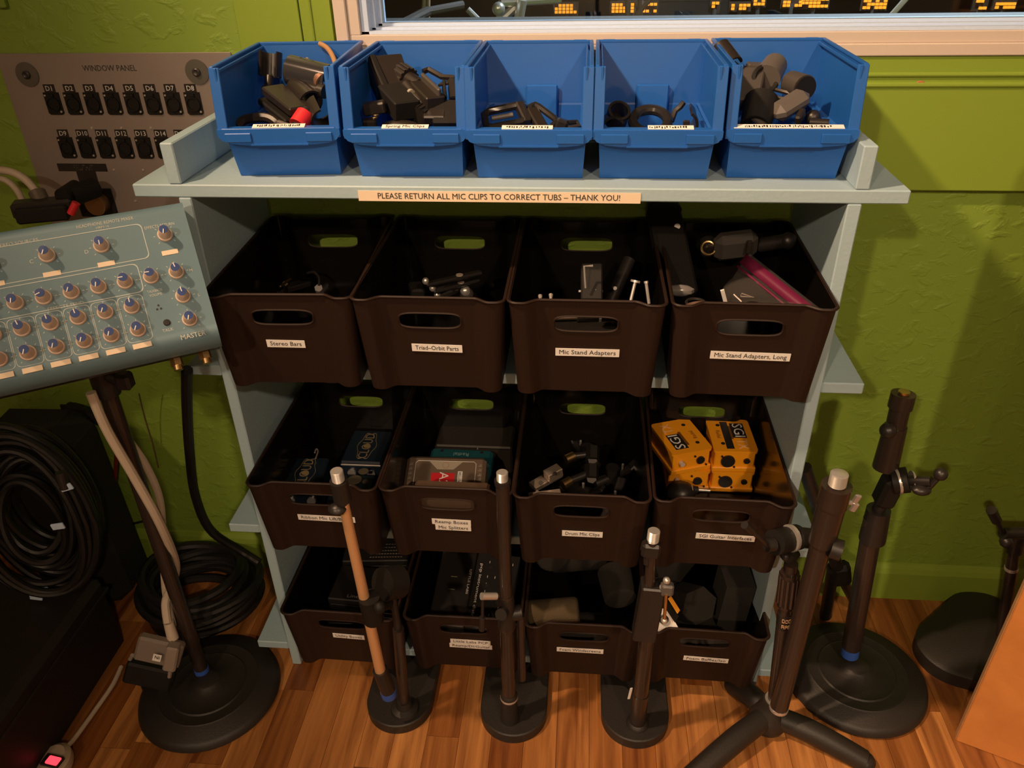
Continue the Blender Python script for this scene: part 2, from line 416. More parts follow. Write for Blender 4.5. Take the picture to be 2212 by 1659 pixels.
# ceiling lamps of the two rooms, plus one added fill lamp
def ceiling_lamp(pos, aim, watts, cone, col, label, size=.05):
    t = thing('ceiling_spot', label, 'ceiling light', (pos[0], pos[1], pos[2]+.055)); T_ = Matrix.Translation((pos[0], pos[1], pos[2]))
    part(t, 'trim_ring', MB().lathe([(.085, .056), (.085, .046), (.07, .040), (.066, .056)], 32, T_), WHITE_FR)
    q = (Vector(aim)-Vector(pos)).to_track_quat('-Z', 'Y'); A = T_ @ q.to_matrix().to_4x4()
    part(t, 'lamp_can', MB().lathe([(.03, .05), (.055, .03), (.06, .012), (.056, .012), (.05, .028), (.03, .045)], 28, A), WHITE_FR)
    part(t, 'lens', MB().lathe([(.0, .024), (.050, .024), (.050, .020), (.0, .020)], 24, A), mat('lamp_lens', (.9, .85, .75), .5, emit=(col, 4)))
    L = bpy.data.lights.new('spot', 'SPOT'); L.shadow_soft_size = size; L.energy = watts; L.color = col; L.spot_size = math.radians(cone); L.spot_blend = 1.0
    o = bpy.data.objects.new('spot', L); COL.objects.link(o); o.parent = t; o.location = (0, 0, -.055); o.rotation_euler = q.to_euler()
for (p, am, wt, cn, c), nm in zip(LAMPS, ('warm ceiling spot close to the window wall above the mixer', 'warm ceiling spot above the mixer side at the back of the room', 'warm ceiling spot above the wooden panel side of the room')):
    ceiling_lamp(p, am, wt, cn, c, nm)
fp, fw, fc = FILL_LAMP
fl = thing('floor_lamp', 'shaded floor lamp at the back of the room behind the camera', 'lamp', (fp[0], fp[1], 0))
part(fl, 'base', MB().lathe([(.14, 0), (.14, .012), (.02, .03), (.012, .05)], 32, Matrix.Translation((fp[0], fp[1], 0))), mat('lamp_bronze', (.08, .06, .04), .4, .6))
part(fl, 'pole', MB().cyl((fp[0], fp[1], .04), (fp[0], fp[1], fp[2]-.06), .010, n=14), mat('lamp_bronze', (0, 0, 0)))
SHD = mat('linen_shade', (.75, .66, .52), .8, alpha=.25)
sh_ = MB().ctube((fp[0], fp[1], fp[2]-.12), (fp[0], fp[1], fp[2]+.14), .20, .13, .002, .001, 0, 40); part(fl, 'shade', sh_, SHD)
fL = bpy.data.lights.new('bulb', 'POINT'); fL.energy = fw; fL.color = fc; fL.shadow_soft_size = .07
fo = bpy.data.objects.new('bulb', fL); COL.objects.link(fo); fo.parent = fl; fo.location = (0, 0, fp[2])
p, wt, c = STUDIO_LAMP
ceiling_lamp(p, (p[0]-.2, p[1]-.6, 0), wt, 150, c, 'cool ceiling light in the studio beyond the glass', .12)
# ------------------------------------------------------------------ the shelf unit
T = .0175; ZT, Z2, Z3, Z4 = .951, .6735, .357, .061
sh = thing('shelf_unit', 'tall pale blue painted shelf unit with overhanging boards against green wall', 'shelf', (0, .13, 0))
D0, D1 = 0.0, .246
def board(name, x0, x1, y0, y1, z0, z1): return part(sh, name, MB().box(((x0+x1)/2, (y0+y1)/2, (z0+z1)/2), (x1-x0, y1-y0, z1-z0), bev=.0016), SHELF)
board('side_panel', -.440, -.4225, D0, D1, 0, ZT-T-.0002); board('side_panel', .4275, .445, D0, D1, 0, ZT-T-.0002)
top = board('shelf_board', -.5, .5, D0, D1, ZT-T, ZT)
for z, xl, xr in ((Z2, -.4915, .5025), (Z3, -.494, .5), (Z4, -.5, .5)):
    board('shelf_board', -.4224, .4274, D0, D1, z-T, z)
    board('shelf_wing', xl, -.4401, D0, D1, z-T, z); board('shelf_wing', .4451, xr, D0, D1, z-T, z)
board('end_board', -.4485, -.431, D0+.0005, D1, ZT+.0002, ZT+.054); board('end_board', .4325, .450, D0+.0005, D1, ZT+.0002, ZT+.054)
# notice on the front edge
lb = part(sh, 'notice_tape', MB().box((-.011, -.0006, .9385), (.365, .0009, .0135)), SIGN); lb['label'] = 'cream tape reading PLEASE RETURN ALL MIC CLIPS'
text('PLEASE RETURN ALL MIC CLIPS TO CORRECT TUBS \u2013 THANK YOU!', .0108, Matrix.Translation((-.011, -.0013-.13, .9385)) @ Matrix.Rotation(PI/2, 4, 'X'), INK, lb, fit=.313)

# ------------------------------------------------------------------ brown bins
def lerp(a, b, t): return a+(b-a)*t
BH = .147
def bin_at(t):
    """outer outline of the bin at height fraction t: half width, half length"""
    return lerp(.0930, .1018, t), lerp(.1430, .1590, t)
REC = .012
def bin_outline(t):
    hw, hl = bin_at(t); r = .013; pts = []
    def half(sgn):   # front (sgn=-1) running left to right
        out = []
        for k in range(9):
            a = PI - (PI/2)*k/8 if sgn > 0 else PI + (PI/2)*k/8
            out.append((-hw+r+r*math.cos(a), sgn*(hl-r)+r*math.sin(a)))
        for fx, d in [(.81-.022*k, REC*(.5-.5*math.cos(PI*k/10))) for k in range(11)]: out.append((-hw*fx, sgn*hl-sgn*d))
        return out
    f = half(-1); f += [(-x, y) for x, y in f[::-1]]
    b = half(1); b = b + [(-x, y) for x, y in b[::-1]]
    return f, b
def make_bin_mesh(hole_h=.0118, hole_w=.0425, tc=.755):
    mb = MB(); f0, b0 = bin_outline(0); f1, b1 = bin_outline(1); n = len(f0); mid = n//2-1
    def P3(pt, z): return (pt[0], pt[1], z)
    def wall(lo, hi, flip):
        for i in range(len(lo)-1):
            if i == mid: continue
            q = [P3(lo[i], 0), P3(lo[i+1], 0), P3(hi[i+1], BH), P3(hi[i], BH)]
            mb.add(q if not flip else q[::-1], [(0, 1, 2, 3)], False)
    wall(f0, f1, False); wall(b0, b1, True)
    for lo, hi in (((f0[-1], b0[-1]), (f1[-1], b1[-1])), ((b0[0], f0[0]), (b1[0], f1[0]))):
        mb.add([P3(lo[0], 0), P3(lo[1], 0), P3(hi[1], BH), P3(hi[0], BH)], [(0, 1, 2, 3)], False)
    loops = []
    for lo, hi, flip in ((f0, f1, False), (b0, b1, True)):
        def at(s, t):
            a = Vector(P3(lo[mid], 0)).lerp(Vector(P3(lo[mid+1], 0)), (s+1)/2); b = Vector(P3(hi[mid], BH)).lerp(Vector(P3(hi[mid+1], BH)), (s+1)/2)
            return a.lerp(b, t)
        N = 48; inn = []; out = []; wpan = bin_at(tc)[0]*.59
        for k in range(N):
            a = 2*PI*k/N; c, s = math.cos(a), math.sin(a)
            ex = lambda v, e: math.copysign(abs(v)**e, v)
            inn.append(at(ex(c, .42)*hole_w/wpan, tc+ex(s, .62)*hole_h/BH))
            m_ = max(abs(c), abs(s)); vv = s/m_
            out.append(at(c/m_, tc+vv*(tc if vv < 0 else 1-tc)))
        o = len(mb.v); mb.v += out+inn
        for k in range(N):
            j = (k+1) % N; q = (o+k, o+j, o+N+j, o+N+k)
            mb.f.append(q if not flip else q[::-1]); mb.s.append(False)
        loops.append(inn)
    bt = f0+b0[::-1]
    mb.add([P3(p, .0006) for p in bt], [tuple(range(len(bt)))[::-1]], False)
    return mb, loops
_bm, _loops = make_bin_mesh()
def make_bin():
    t = bpy.data.objects.new('storage_bin', None); COL.objects.link(t)
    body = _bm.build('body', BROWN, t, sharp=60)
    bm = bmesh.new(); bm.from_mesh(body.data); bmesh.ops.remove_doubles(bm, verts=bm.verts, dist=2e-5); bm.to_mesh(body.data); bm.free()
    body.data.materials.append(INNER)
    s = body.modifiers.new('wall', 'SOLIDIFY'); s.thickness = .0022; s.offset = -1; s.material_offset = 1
    f1, b1 = bin_outline(1); ol = [Vector((x*1.006, y*1.006, BH)) for x, y in f1+b1[::-1]]
    MB().tube(ol, .0021, 6, True).build('rim', BROWN, t)
    for lp in _loops: MB().tube(lp, .0016, 5, True).build('handle_rim', BROWN, t)
    return t
BIN0 = make_bin(); BIN_USED = [False]
def tape(parent, s, z, x=0.0, w=.07, rz=0.0, size=.0098, h=.0122, sq=1.12):
    """label tape on the recessed front panel of a bin, z above the bin floor"""
    t = z/BH; yf = -bin_at(t)[1]+REC-.0012; tl = math.atan2(.016, BH)
    M = Matrix.Translation((x, yf, z)) @ Matrix.Rotation(PI/2+tl, 4, 'X') @ Matrix.Rotation(rz, 4, 'Z')
    b = MB().box((0, 0, 0), (w, h, .0006)).build('label_tape', LABEL, parent); b.matrix_local = M
    text(s, size, Matrix.Translation((0, 0, .00045)), INK, b, fit=w-.010)
def place_bin(x, z, lab, tapes, y=.09, rz=0.0):
    t = BIN0 if not BIN_USED[0] else dup(BIN0); BIN_USED[0] = True
    t.location = (x, y, z+.0008); t.rotation_euler.z = rz
    tag(t, lab, 'bin', 'brown bins on the shelves')
    return t, tapes
bins = []
R = math.radians
bins.append(place_bin(-.3095, Z2, 'dark brown plastic bin labelled Stereo Bars', [('Stereo Bars', .068, -.004, .054, -.02)], rz=R(2.2)))
bins.append(place_bin(-.1010, Z2, 'dark brown plastic bin on the upper shelf, second from the mixer, holding flat jointed bars', [('Triad\u2013Orbit Parts', .067, .006, .070, -.012)]))
bins.append(place_bin(.1075, Z2, 'dark brown plastic bin labelled Mic Stand Adapters', [('Mic Stand Adapters', .066, .003, .086, 0)]))
bins.append(place_bin(.3215, Z2, 'dark brown plastic bin labelled Mic Stand Adapters, Long', [('Mic Stand Adapters, Long', .067, .007, .104, -.006)], rz=R(-1)))
bins.append(place_bin(-.3045, Z3, 'dark brown plastic bin labelled Ribbon Mic Lift/Boost', [('Ribbon Mic Lift/Boost', .070, .010, .093, -.02)], y=.086))
bins.append(place_bin(-.0960, Z3, 'dark brown plastic bin labelled Reamp Boxes and Mic Splitters', [('Reamp Boxes', .072, .003, .062, -.015), ('Mic Splitters', .0595, .005, .057, -.008)], y=.088))
bins.append(place_bin(.1100, Z3, 'dark brown plastic bin labelled Drum Mic Clips', [('Drum Mic Clips', .062, .003, .063, -.004)], y=.084))
bins.append(place_bin(.3222, Z3, 'dark brown plastic bin on the middle shelf holding orange boxes', [('SGI Guitar Interfaces', .066, .012, .089, -.012)], y=.087, rz=R(-1)))
bins.append(place_bin(-.3040, Z4, 'dark brown plastic bin labelled Utility Boxes', [('Utility Boxes', .078, .008, .058, -.025)], y=.098, rz=R(-1)))
bins.append(place_bin(-.0880, Z4, 'dark brown plastic bin on the lowest shelf between the two left pole stands', [('Little Labs PCP', .076, .010, .072, -.02), ('Reamp/DI/Guitar', .0635, .010, .077, -.02)], y=.102))
bins.append(place_bin(.1230, Z4, 'dark brown plastic bin labelled Foam Windscreens', [('Foam Windscreens', .072, -.006, .082, -.004)], y=.100))
bins.append(place_bin(.3310, Z4, 'dark brown plastic bin labelled Foam Baffles/Iso', [('Foam Baffles/Iso', .065, .008, .077, -.016)], y=.101, rz=R(-1)))
for t, tp in bins:
    for s, z, x_, w_, rz_ in tp: tape(t, s, z, x_, w_, rz_)

# ------------------------------------------------------------------ blue hopper bins
YC = .1425
def make_hopper():
    t = bpy.data.objects.new('hopper_bin', None); COL.objects.link(t)
    b = MB(); y = lambda v: v-YC
    lo = [(-.0685, y(.045), 0), (.0685, y(.045), 0), (.0695, y(.230), 0), (-.0695, y(.230), 0)]
    md = [(-.0715, y(.030), .052), (.0715, y(.030), .052), (.0725, y(.235), .052), (-.0725, y(.235), .052)]
    st = [(-.0755, y(.024), .0545), (.0755, y(.024), .0545), (.0755, y(.2355), .0545), (-.0755, y(.2355), .0545)]
    tp = [(-.0775, y(.036), .137), (.0775, y(.036), .137), (.0775, y(.243), .137), (-.0775, y(.243), .137)]
    v = lo+md+st+tp
    b.add(v, [(3, 2, 1, 0), (0, 1, 5, 4), (1, 2, 6, 5), (2, 3, 7, 6), (3, 0, 4, 7),
              (5, 6, 10, 9), (6, 7, 11, 10), (7, 4, 8, 11), (9, 10, 14, 13), (10, 11, 15, 14), (11, 8, 12, 15)])
    o = b.build('body', BLUE, t); s = o.modifiers.new('wall', 'SOLIDIFY'); s.thickness = .0022; s.offset = -1
    r = MB()
    for sx in (-1, 1):
        # broad top flange with a double ridge, and the upright front flange
        r.box((sx*.0765, y(.1395), .1385), (.0052, .207, .0035), bev=.0008); r.box((sx*.0705, y(.145), .1335), (.0024, .200, .004), bev=.0006)
        A = Vector((sx*.0728, y(.0235), .0545)); B = Vector((sx*.0728, y(.0350), .139))
        d = (B-A); r.box((A+B)/2, (.0135, .0035, d.length), Matrix.Rotation(-math.atan2(d.y, d.z), 3, 'X'), bev=.0008)
        r.box((sx*.0705, y(.034), .131), (.003, .006, .016), bev=.0006)
        r.box((sx*.0665, y(.137), .0535), (.0055, .190, .0030), bev=.0008)      # inner ledge
        r.box((sx*.060, y(.2445), .139), (.018, .004, .003), bev=.0006)
    r.box((0, y(.2435), .1380), (.158, .0052, .0045), bev=.001)
    r.build('flange', BLUE, t)
    # front lip with its label holder
    pf = [(-.0795, .0665), (-.0795, .0590), (-.0745, .0525), (-.064, .0485), (-.045, .0465), (.045, .0465), (.064, .0485), (.0745, .0525), (.0795, .0590), (.0795, .0665)]
    lp = MB().prism(pf, -.0045, .0045, basis((1, 0, 0), (0, 0, 1), (0, -1, 0), (0, y(.024), 0)))
    for sx in (-1, 1): lp.box((sx*.0525, y(.0185), .0565), (.034, .003, .0115), bev=.0008)
    lp.box((0, y(.0185), .0472), (.075, .003, .0016)); lp.box((0, y(.027), .0665), (.147, .014, .002), bev=.0006)
    lp.build('lip', BLUE, t)
    vr = MB().box((.006 if True else 0, y(.2285), .043), (.046, .006, .078), Matrix.Rotation(-.06, 3, 'X'), bev=.002)
    vr.build('back_rib', BLUE, t)
    return t
HOP0 = make_hopper()
hops = []
for i, (x, rz, lab) in enumerate(((-.3035, 4.0, 'blue plastic hopper bin with a red-taped clip, at the mixer end of the row'), (-.1305, .6, 'blue plastic hopper bin filled with square-jawed spring clips, second in the row'),
        (.0285, 0, 'blue plastic hopper bin in the middle of the row, nearly empty'), (.1890, -.5, 'blue plastic hopper bin holding a few black rings, fourth in the row'), (.3525, -.6, 'blue plastic hopper bin heaped with grey clips at the right end of the row'))):
    t = HOP0 if i == 0 else dup(HOP0)
    t.location = (x, YC+(0, -.002, -.005, -.004, .002)[i], ZT+.0008); t.rotation_euler.z = R(rz); tag(t, lab, 'bin', 'blue hopper bins on top of the shelf')
    hops.append(t)
for i, (x0, x1, s) in enumerate(((-.034, .034, None), (-.030, .030, 'Spring Mic Clips'), (-.034, .030, None), (-.012, .044, None), (-.070, .062, None))):
    b = MB().box((0, 0, 0), (x1-x0, .009, .0007)).build('label_tape', LABEL, hops[i])
    b.matrix_local = Matrix.Translation(((x0+x1)/2, .0265-YC, .0690)) @ Matrix.Rotation(.30, 4, 'X')
    if s: text(s, .0078, Matrix.Translation((0, 0, .0005)), INK, b, fit=.05)
    else:
        mk = MB(); xx = x0*.8
        rr = random.Random(i)
        while xx < x1*.8:
            ww = rr.uniform(.0006, .0022); mk.box((xx-(x0+x1)/2, rr.uniform(-.001, .001), .0005), (ww, rr.uniform(.002, .005), .0002)); xx += ww+rr.uniform(.0008, .0022)
        mk.build('lettering', INK, b)
# ------------------------------------------------------------------ headphone mixer on its stand (local: x along the panel, y up the panel, z out of it)
K = 1.06
MX_O = CAM_O + (Vector((-.3896, -.1379, .8862))-CAM_O)*K
MX = basis((.8635, .504, .0168), (-.3382, .5541, .7607), (.374, -.6625, .6489), MX_O)
mix = thing('headphone_mixer', 'slanted blue-grey headphone mixer with taupe knobs and blue caps', 'mixer', MX_O)
mix.matrix_world = MX
s = .0289*K
def mloc(x, y): return (x*K, y*K)
MW0, MW1 = -.300*K, .0280*K      # left and right edge of the panel
# panel: a curved sheet, rounded at its front and rear edges, then the box under it
prof = [(.0895, -.030), (.0895, -.010), (.0880, -.004), (.0830, -.0005), (.076, 0), (-.072, 0), (-.080, -.0012), (-.0865, -.0050), (-.091, -.0110), (-.0935, -.019), (-.0945, -.030)]
pp = [(y*K, z*K) for y, z in prof]
mb = MB(); n = len(pp); vs = []
for X in (MW0, MW1):
    for y, z in pp: vs.append((X, y, z))
mb.add(vs, [(i, i+1, n+i+1, n+i) for i in range(n-1)], True); mb.add(vs[:n], [tuple(range(n))], False); mb.add(vs[n:], [tuple(range(n))[::-1]], False)
panel = mb.build('panel', MIXB, mix, sharp=50)
MB().box(((MW0+MW1)/2, -.002*K, -.0445*K), (MW1-MW0-.004, .176*K, .030*K), bev=.002).build('case', MIXD, mix)
Bk = MB().box(((MW0+MW1)/2+.05, -.045*K, -.078*K), (.13, .07, .014), bev=.002).build('under_bracket', BLACK, mix)
for u in (.006, -.028):
    j = MB().cyl((u*K, -.090*K, -.045*K), (u*K, -.102*K, -.045*K), .0078, n=6); j.cyl((u*K, -.102*K, -.045*K), (u*K, -.108*K, -.045*K), .0058, n=14)
    j.build('jack_nut', BRASS, mix)
_kb = MB().lathe([(.0094, 0), (.0096, .0020), (.0090, .0036), (.0078, .0042), (.0069, .0120), (.0061, .0192), (.0053, .0202), (0, .0202)], 24)
_kc = MB().lathe([(.0054, .0202), (.0054, .0208), (0, .0210)], 20)
_kp = MB().box((0, .0030, .0212), (.0011, .0058, .0006))
KN0 = None
def knob(x, y, ang, blue=True):
    global KN0
    if KN0 is None:
        o = _kb.build('knob', KNOBG, mix); _kc.build('knob_cap', KNOBB, o); _kp.build('pointer', LABEL, o); KN0 = o
    else: o = dup(KN0, mix)
    o.location = (x*K, y*K, 0); o.rotation_euler = (0, 0, ang)
S = .0289
tick = MB()
def ticks(x, y, r=.0125):
    for a in range(7):
        t = math.radians(-135+45*a); tick.box((x*K+r*K*math.sin(t), y*K+r*K*math.cos(t), .0002), (.0007, .0022, .0002), Matrix.Rotation(-t, 3, 'Z'))
rk = random.Random(3)
for i in range(9): x = -(2+i)*S; knob(x, -.0316, (0, 2.7, .1, .1, .2, 0, 0, .2, 0)[i]); ticks(x, -.0316); knob(x, -.0603, 2.75+rk.uniform(-.1, .1)); ticks(x, -.0603)
for i in range(10): x = -i*S; knob(x, 0, (.2, 1.5, 1.55, 2.9, 2.7, 1.9, 2.9, 2.7, 2, 2.8)[i]); ticks(x, 0)
for x, a in ((-.001, 2.85), (-.0723, 3.1), (-.1303, 2.7), (-.1880, 2.8), (-.246, 2.9)): knob(x, .0489, a); ticks(x, .0489)
for x, y, a in ((0, -.0311, .1), (.0002, -.061, 2.8)): knob(x, y, a); ticks(x, y)
# printed frames
def rrect(x0, x1, y0, y1, r=.006, wd=.00045):
    pts = []
    for cx, cy, a0 in ((x1-r, y1-r, 0), (x0+r, y1-r, PI/2), (x0+r, y0+r, PI), (x1-r, y0+r, 1.5*PI)):
        for k in range(5): a = a0+PI/2*k/4; pts.append((cx+r*math.cos(a), cy+r*math.sin(a)))
    N = len(pts); cx, cy = (x0+x1)/2, (y0+y1)/2
    inn = [(px-(wd if px > cx else -wd)*2, py-(wd if py > cy else -wd)*2) for px, py in pts]
    v = [(a*K, b*K, .0003) for a, b in pts+inn]; tick.add(v, [(k, (k+1) % N, N+(k+1) % N, N+k) for k in range(N)])
rrect(-.30, -.024, .024, .069); rrect(-.30, -.040, -.0158, .0205)
for i in range(9): rrect(-(2+i)*S-.0140, -(2+i)*S+.0140, -.0745, -.0175, .005, .0003)
tick.build('printed_scale', mat('pale_print', (.50, .56, .55), .6), mix)
W2 = mat('pale_lettering', (.50, .53, .49), .6)
def mtext(t, x, y, size, fit=None): text(t, size*K, Matrix.Translation((x*K, y*K, .0002)), W2, mix, name='lettering', fit=fit)
mtext('EFFECTS RETURN', -.0045, .0615, .0052, .036); mtext('HEADPHONE REMOTE MIXER', -.0620, .0770, .0056, .066); mtext('HRM-16', -.0660, .0720, .0042)
mtext('STEREO SOURCES', -.158, .0700, .0056, .048); mtext('EFFECTS SEND', -.125, -.0145, .005, .040)
mtext('TALKBACK', -.0290, -.0175, .0044, .018); mtext('VOLUME', -.0290, -.0225, .0044, .015); mtext('TALK', -.0265, -.0680, .0052); mtext('MASTER', -.0010, -.0810, .0085, .030)
mtext('M', .0165, -.001, .005); mtext('L', .0175, -.033, .005); mtext('D', -.0895, .045, .0065); mtext('C', -.1475, .045, .0065)
for x in (-.001, -.0723, -.1303, -.1880, -.246):
    MB().box((x*K, .0262*K, .0004), (.0185*K, .0058*K, .0006)).build('write_strip', SIGN, mix)
for i in range(9): MB().box((-(2+i)*S*K, -.0795*K, .0004), (.0205*K, .0062*K, .0006)).build('write_strip', SIGN, mix)
for x, y in ((-.0295, -.036), (-.0275, -.0405), (-.0318, -.0405)): MB().cyl((x*K, y*K, -.001), (x*K, y*K, .00035), .0014, n=10).build('mic_hole', INK, mix)
MB().lathe([(.0042, 0), (.0042, .0018), (.0036, .0026), (0, .0028)], 16, Matrix.Translation((-.0255*K, -.0590*K, 0))).build('talk_button', BLACK, mix)

# ------------------------------------------------------------------ stands
def round_base(mb, c, r, h=.034, neck=.018):
    mb.lathe([(r*.97, 0), (r, .006), (r*.985, .014), (r*.93, .021), (r*.72, .0265), (r*.70, .0285), (r*.67, .0275), (r*.55, .0275), (r*.53, .0295), (r*.50, .0280), (neck*1.7, h-.003), (neck*1.2, h+.004), (neck, h+.006)], 56, Matrix.Translation(c))
def thumb(mb, a, b, r=.004):
    mb.cyl(a, b, r, n=12)
def V3(*a): return Vector(a)
# mixer stand
st = thing('round_base_stand', 'black round-base stand carrying the slanted mixer', 'stand', (-.575, -.072, 0))
mb = MB(); round_base(mb, (-.572, -.075, 0), .128); part(st, 'base', mb, IRON)
part(st, 'pole', MB().cyl((-.589, -.058, .045), (-.589, -.058, .72), .0125, n=20), TUBEB)
part(st, 'tape_band', MB().cyl((-.589, -.058, .038), (-.589, -.058, .050), .0132, n=20), BTAPE)
hd = MB().cyl((-.589, -.058, .655), (-.589, -.058, .735), .018, n=18); hd.cyl((-.589, -.058, .730), (-.545, -.150, .772), .013, n=14)
hd.cyl((-.545, -.075, .69), (-.615, -.045, .69), .010, n=12); hd.box((-.545, -.075, .69), (.022, .02, .026), bev=.004)
part(st, 'tilt_head', hd, BLACK)
# fat round-base stand at the right
q = px_z(1832, 1420, .035)
st = thing('round_base_stand', 'tall black round-base microphone stand with a folded arm, nearest the green wall', 'stand', (.634, .040, 0))
mb = MB(); round_base(mb, (.634, .040, 0), .127); part(st, 'base', mb, IRON)
pt = lambda u, v, y: px_y(u, v, y)
A = V3(.624, .060, .045); B = pt(1888, 1120, .062); C = pt(1915, 1075, .062)
part(st, 'tape_band', MB().cyl(A, A+(B-A).normalized()*.022, .0155, n=20), BTAPE)
part(st, 'lower_tube', MB().cyl(A+(B-A).normalized()*.022, B, .0165, n=22), TUBEB)
cl = MB().cyl(pt(1884, 1165, .062), pt(1898, 1100, .062), .0215, .0190, n=22); cl.cyl(pt(1898, 1100, .062), pt(1912, 1060, .062), .0105, n=14)
part(st, 'clutch', cl, BLACK)
jt = MB().box(pt(1918, 1060, .050), (.030, .034, .055), R3(0, .15, 0), bev=.006); jt.cyl(pt(1930, 1040, .045), pt(1962, 1036, .040), .0205, n=18)
part(st, 'joint', jt, BLACKM)
wsh = MB().cyl(pt(1936, 1040, .043), pt(1942, 1039, .043), .0212, n=18); wsh.cyl(pt(1968, 1037, .040), pt(1972, 1037, .040), .0150, n=18)
part(st, 'washer', wsh, CHROME)
th = MB().cyl(pt(1965, 1038, .038), pt(2012, 1040, .020), .0080, n=14); th.cyl(pt(2008, 1052, .02), pt(2030, 1028, .015), .0045, n=10)
th.sphere(pt(2032, 1024, .015), .0105, 14); th.sphere(pt(1990, 1058, .02), .0115, 14, (1.3, 1, .7))
part(st, 'tee_handle', th, BLACK)
bm_ = MB().cyl(pt(1912, 1010, .062), pt(1935, 920, .066), .0195, .0170, n=20); bm_.cyl(pt(1933, 930, .066), pt(1951, 852, .07), .0150, n=20); bm_.cyl(pt(1944, 880, .068), pt(1952, 850, .07), .0180, n=20)
part(st, 'boom_arm', bm_, TUBEB)
kn = MB().sphere(pt(1918, 930, .045), .0125, 14); kn.cyl(pt(1930, 925, .05), pt(1918, 930, .045), .006, n=10); part(st, 'lock_knob', kn, BLACK)
part(st, 'threaded_end', MB().thread(pt(1951, 856, .07), pt(1954, 845, .07), .0085), BRASS)

# three stands with U-shaped iron bases in front of the bins
def stadium_base(st, cx, yf, w=.120, L=.175, h=.021):
    r = w/2; poly = []
    for k in range(25): a = PI+PI*k/24; poly.append((cx+r*math.cos(a), yf+r+r*math.sin(a)))
    poly += [(cx+r, yf+L), (cx-r, yf+L)]
    inn = [(cx+(x-cx)*.965, yf+r+(y-yf-r)*.965) for x, y in poly]
    mb = MB(); n = len(poly)
    vs = [(x, y, 0) for x, y in poly]+[(x, y, h-.002) for x, y in poly]+[(x, y, h) for x, y in inn]
    mb.add(vs, [tuple(range(n))[::-1], tuple(range(2*n, 3*n))]+[(k, (k+1) % n, n+(k+1) % n, n+k) for k in range(n)]+[(n+k, n+(k+1) % n, 2*n+(k+1) % n, 2*n+k) for k in range(n)])
    part(st, 'base', mb, IRON)
# A: copper-toned folded boom
a = thing('short_mic_stand', 'short black iron-base microphone stand with a copper-toned folded boom', 'stand', (-.209, -.075, 0))
stadium_base(a, -.209, -.135)
pc = V3(-.195, -.098, 0)
ped = MB().lathe([(.026, .021), (.024, .027), (.015, .031), (.012, .045)], 24, Matrix.Translation(pc)); part(a, 'socket', ped, IRON)
part(a, 'pole', MB().cyl(pc+V3(0, 0, .03), pt(860, 1358, -.095), .0098, n=18), TUBEB)
part(a, 'inner_pole', MB().cyl(pt(860, 1360, -.095), pt(846, 1270, -.095), .0062, n=14), BLACK)
B0 = pt(733, 1045, -.165); B1 = pt(822, 1450, -.135)
part(a, 'boom_tube', MB().cyl(B0, B1, .0074, .0090, n=20), COPPER)
d = (B1-B0).normalized(); e1 = pt(838, 1490, -.132)
part(a, 'counterweight', MB().cyl(B1-d*.004, e1, .0128, .0132, n=20), BLACK)
part(a, 'tape_band', MB().cyl(e1, e1+d*.016, .0138, .0130, n=20), BTAPE)
col_ = MB().cyl(B0-d*.006, B0+d*.030, .0125, n=18); col_.sphere(pt(728, 1100, -.17), .011, 12, (1.2, 1, .8)); col_.cyl(pt(745, 1085, -.165), pt(728, 1100, -.17), .005, n=10)
part(a, 'end_collar', col_, BLACK)
part(a, 'threaded_end', MB().thread(B0-d*.024, B0-d*.004, .0088), CHROME)
cp = MB().cyl(pt(797, 1290, -.150), pt(808, 1338, -.146), .0165, n=18); cp.cyl(pt(806, 1312, -.14), pt(835, 1300, -.10), .0125, n=14)
cp.cyl(pt(826, 1262, -.108), pt(862, 1256, -.085), .0270, n=22); cp.sphere(pt(820, 1312, -.165), .010, 12)
part(a, 'clamp', cp, BLACKM)
part(a, 'clamp_screw', MB().cyl(pt(854, 1276, -.112), pt(857, 1275, -.105), .0065, n=14), CHROME)
# B: straight pole with lever handle
b = thing('short_mic_stand', 'short black iron-base microphone stand with a straight upright pole and chrome lever', 'stand', (.001, -.075, 0))
stadium_base(b, .001, -.138)
pc = V3(-.004, -.104, 0)
sk = MB().lathe([(.0165, .021), (.0165, .028), (.0135, .070), (.0150, .074), (.0150, .086), (.0125, .090)], 24, Matrix.Translation(pc)); part(b, 'socket', sk, IRON)
part(b, 'socket_ring', MB().lathe([(.0152, .078), (.0156, .079), (.0156, .082), (.0152, .083)], 24, Matrix.Translation(pc)), CHROME)
zt = px_y(1088, 1045, -.104).z
part(b, 'lower_tube', MB().cyl(pc+V3(0, 0, .086), pc+V3(0, 0, .33), .0118, n=20), TUBEB)
part(b, 'upper_tube', MB().cyl(pc+V3(0, 0, .32), pc+V3(0, 0, zt), .0100, n=20), TUBEB)
cl = MB().lathe([(.0132, .255), (.0150, .262), (.0145, .285), (.0132, .290), (.0132, .318), (.0120, .325)], 24, Matrix.Translation(pc)); cl.cyl(pc+V3(.004, .002, .285), pc+V3(.024, .006, .287), .0125, n=16); cl.cyl(pt(1087, 1322, -.118), pt(1082, 1328, -.128), .0098, n=16)
part(b, 'clutch', cl, BLACK)
part(b, 'drop_arm', MB().cyl(pc+V3(.022, .01, .275), pc+V3(.022, .012, .115), .0068, n=14), TUBEB)
lv = MB().cyl(pt(1072, 1288, -.118), pt(1040, 1288, -.130), .0058, n=14); part(b, 'lever', lv, CHROME)
lr = MB().cyl(pt(1043, 1290, -.130), pt(1042, 1338, -.130), .0025, n=8); lr.cyl(pt(1042, 1334, -.130), pt(1041, 1360, -.130), .0052, n=12); part(b, 'lever_grip', lr, BLACK)
part(b, 'top_ring', MB().cyl(pc+V3(0, 0, zt), pc+V3(0, 0, zt+.007), .0118, n=18), BLACK)
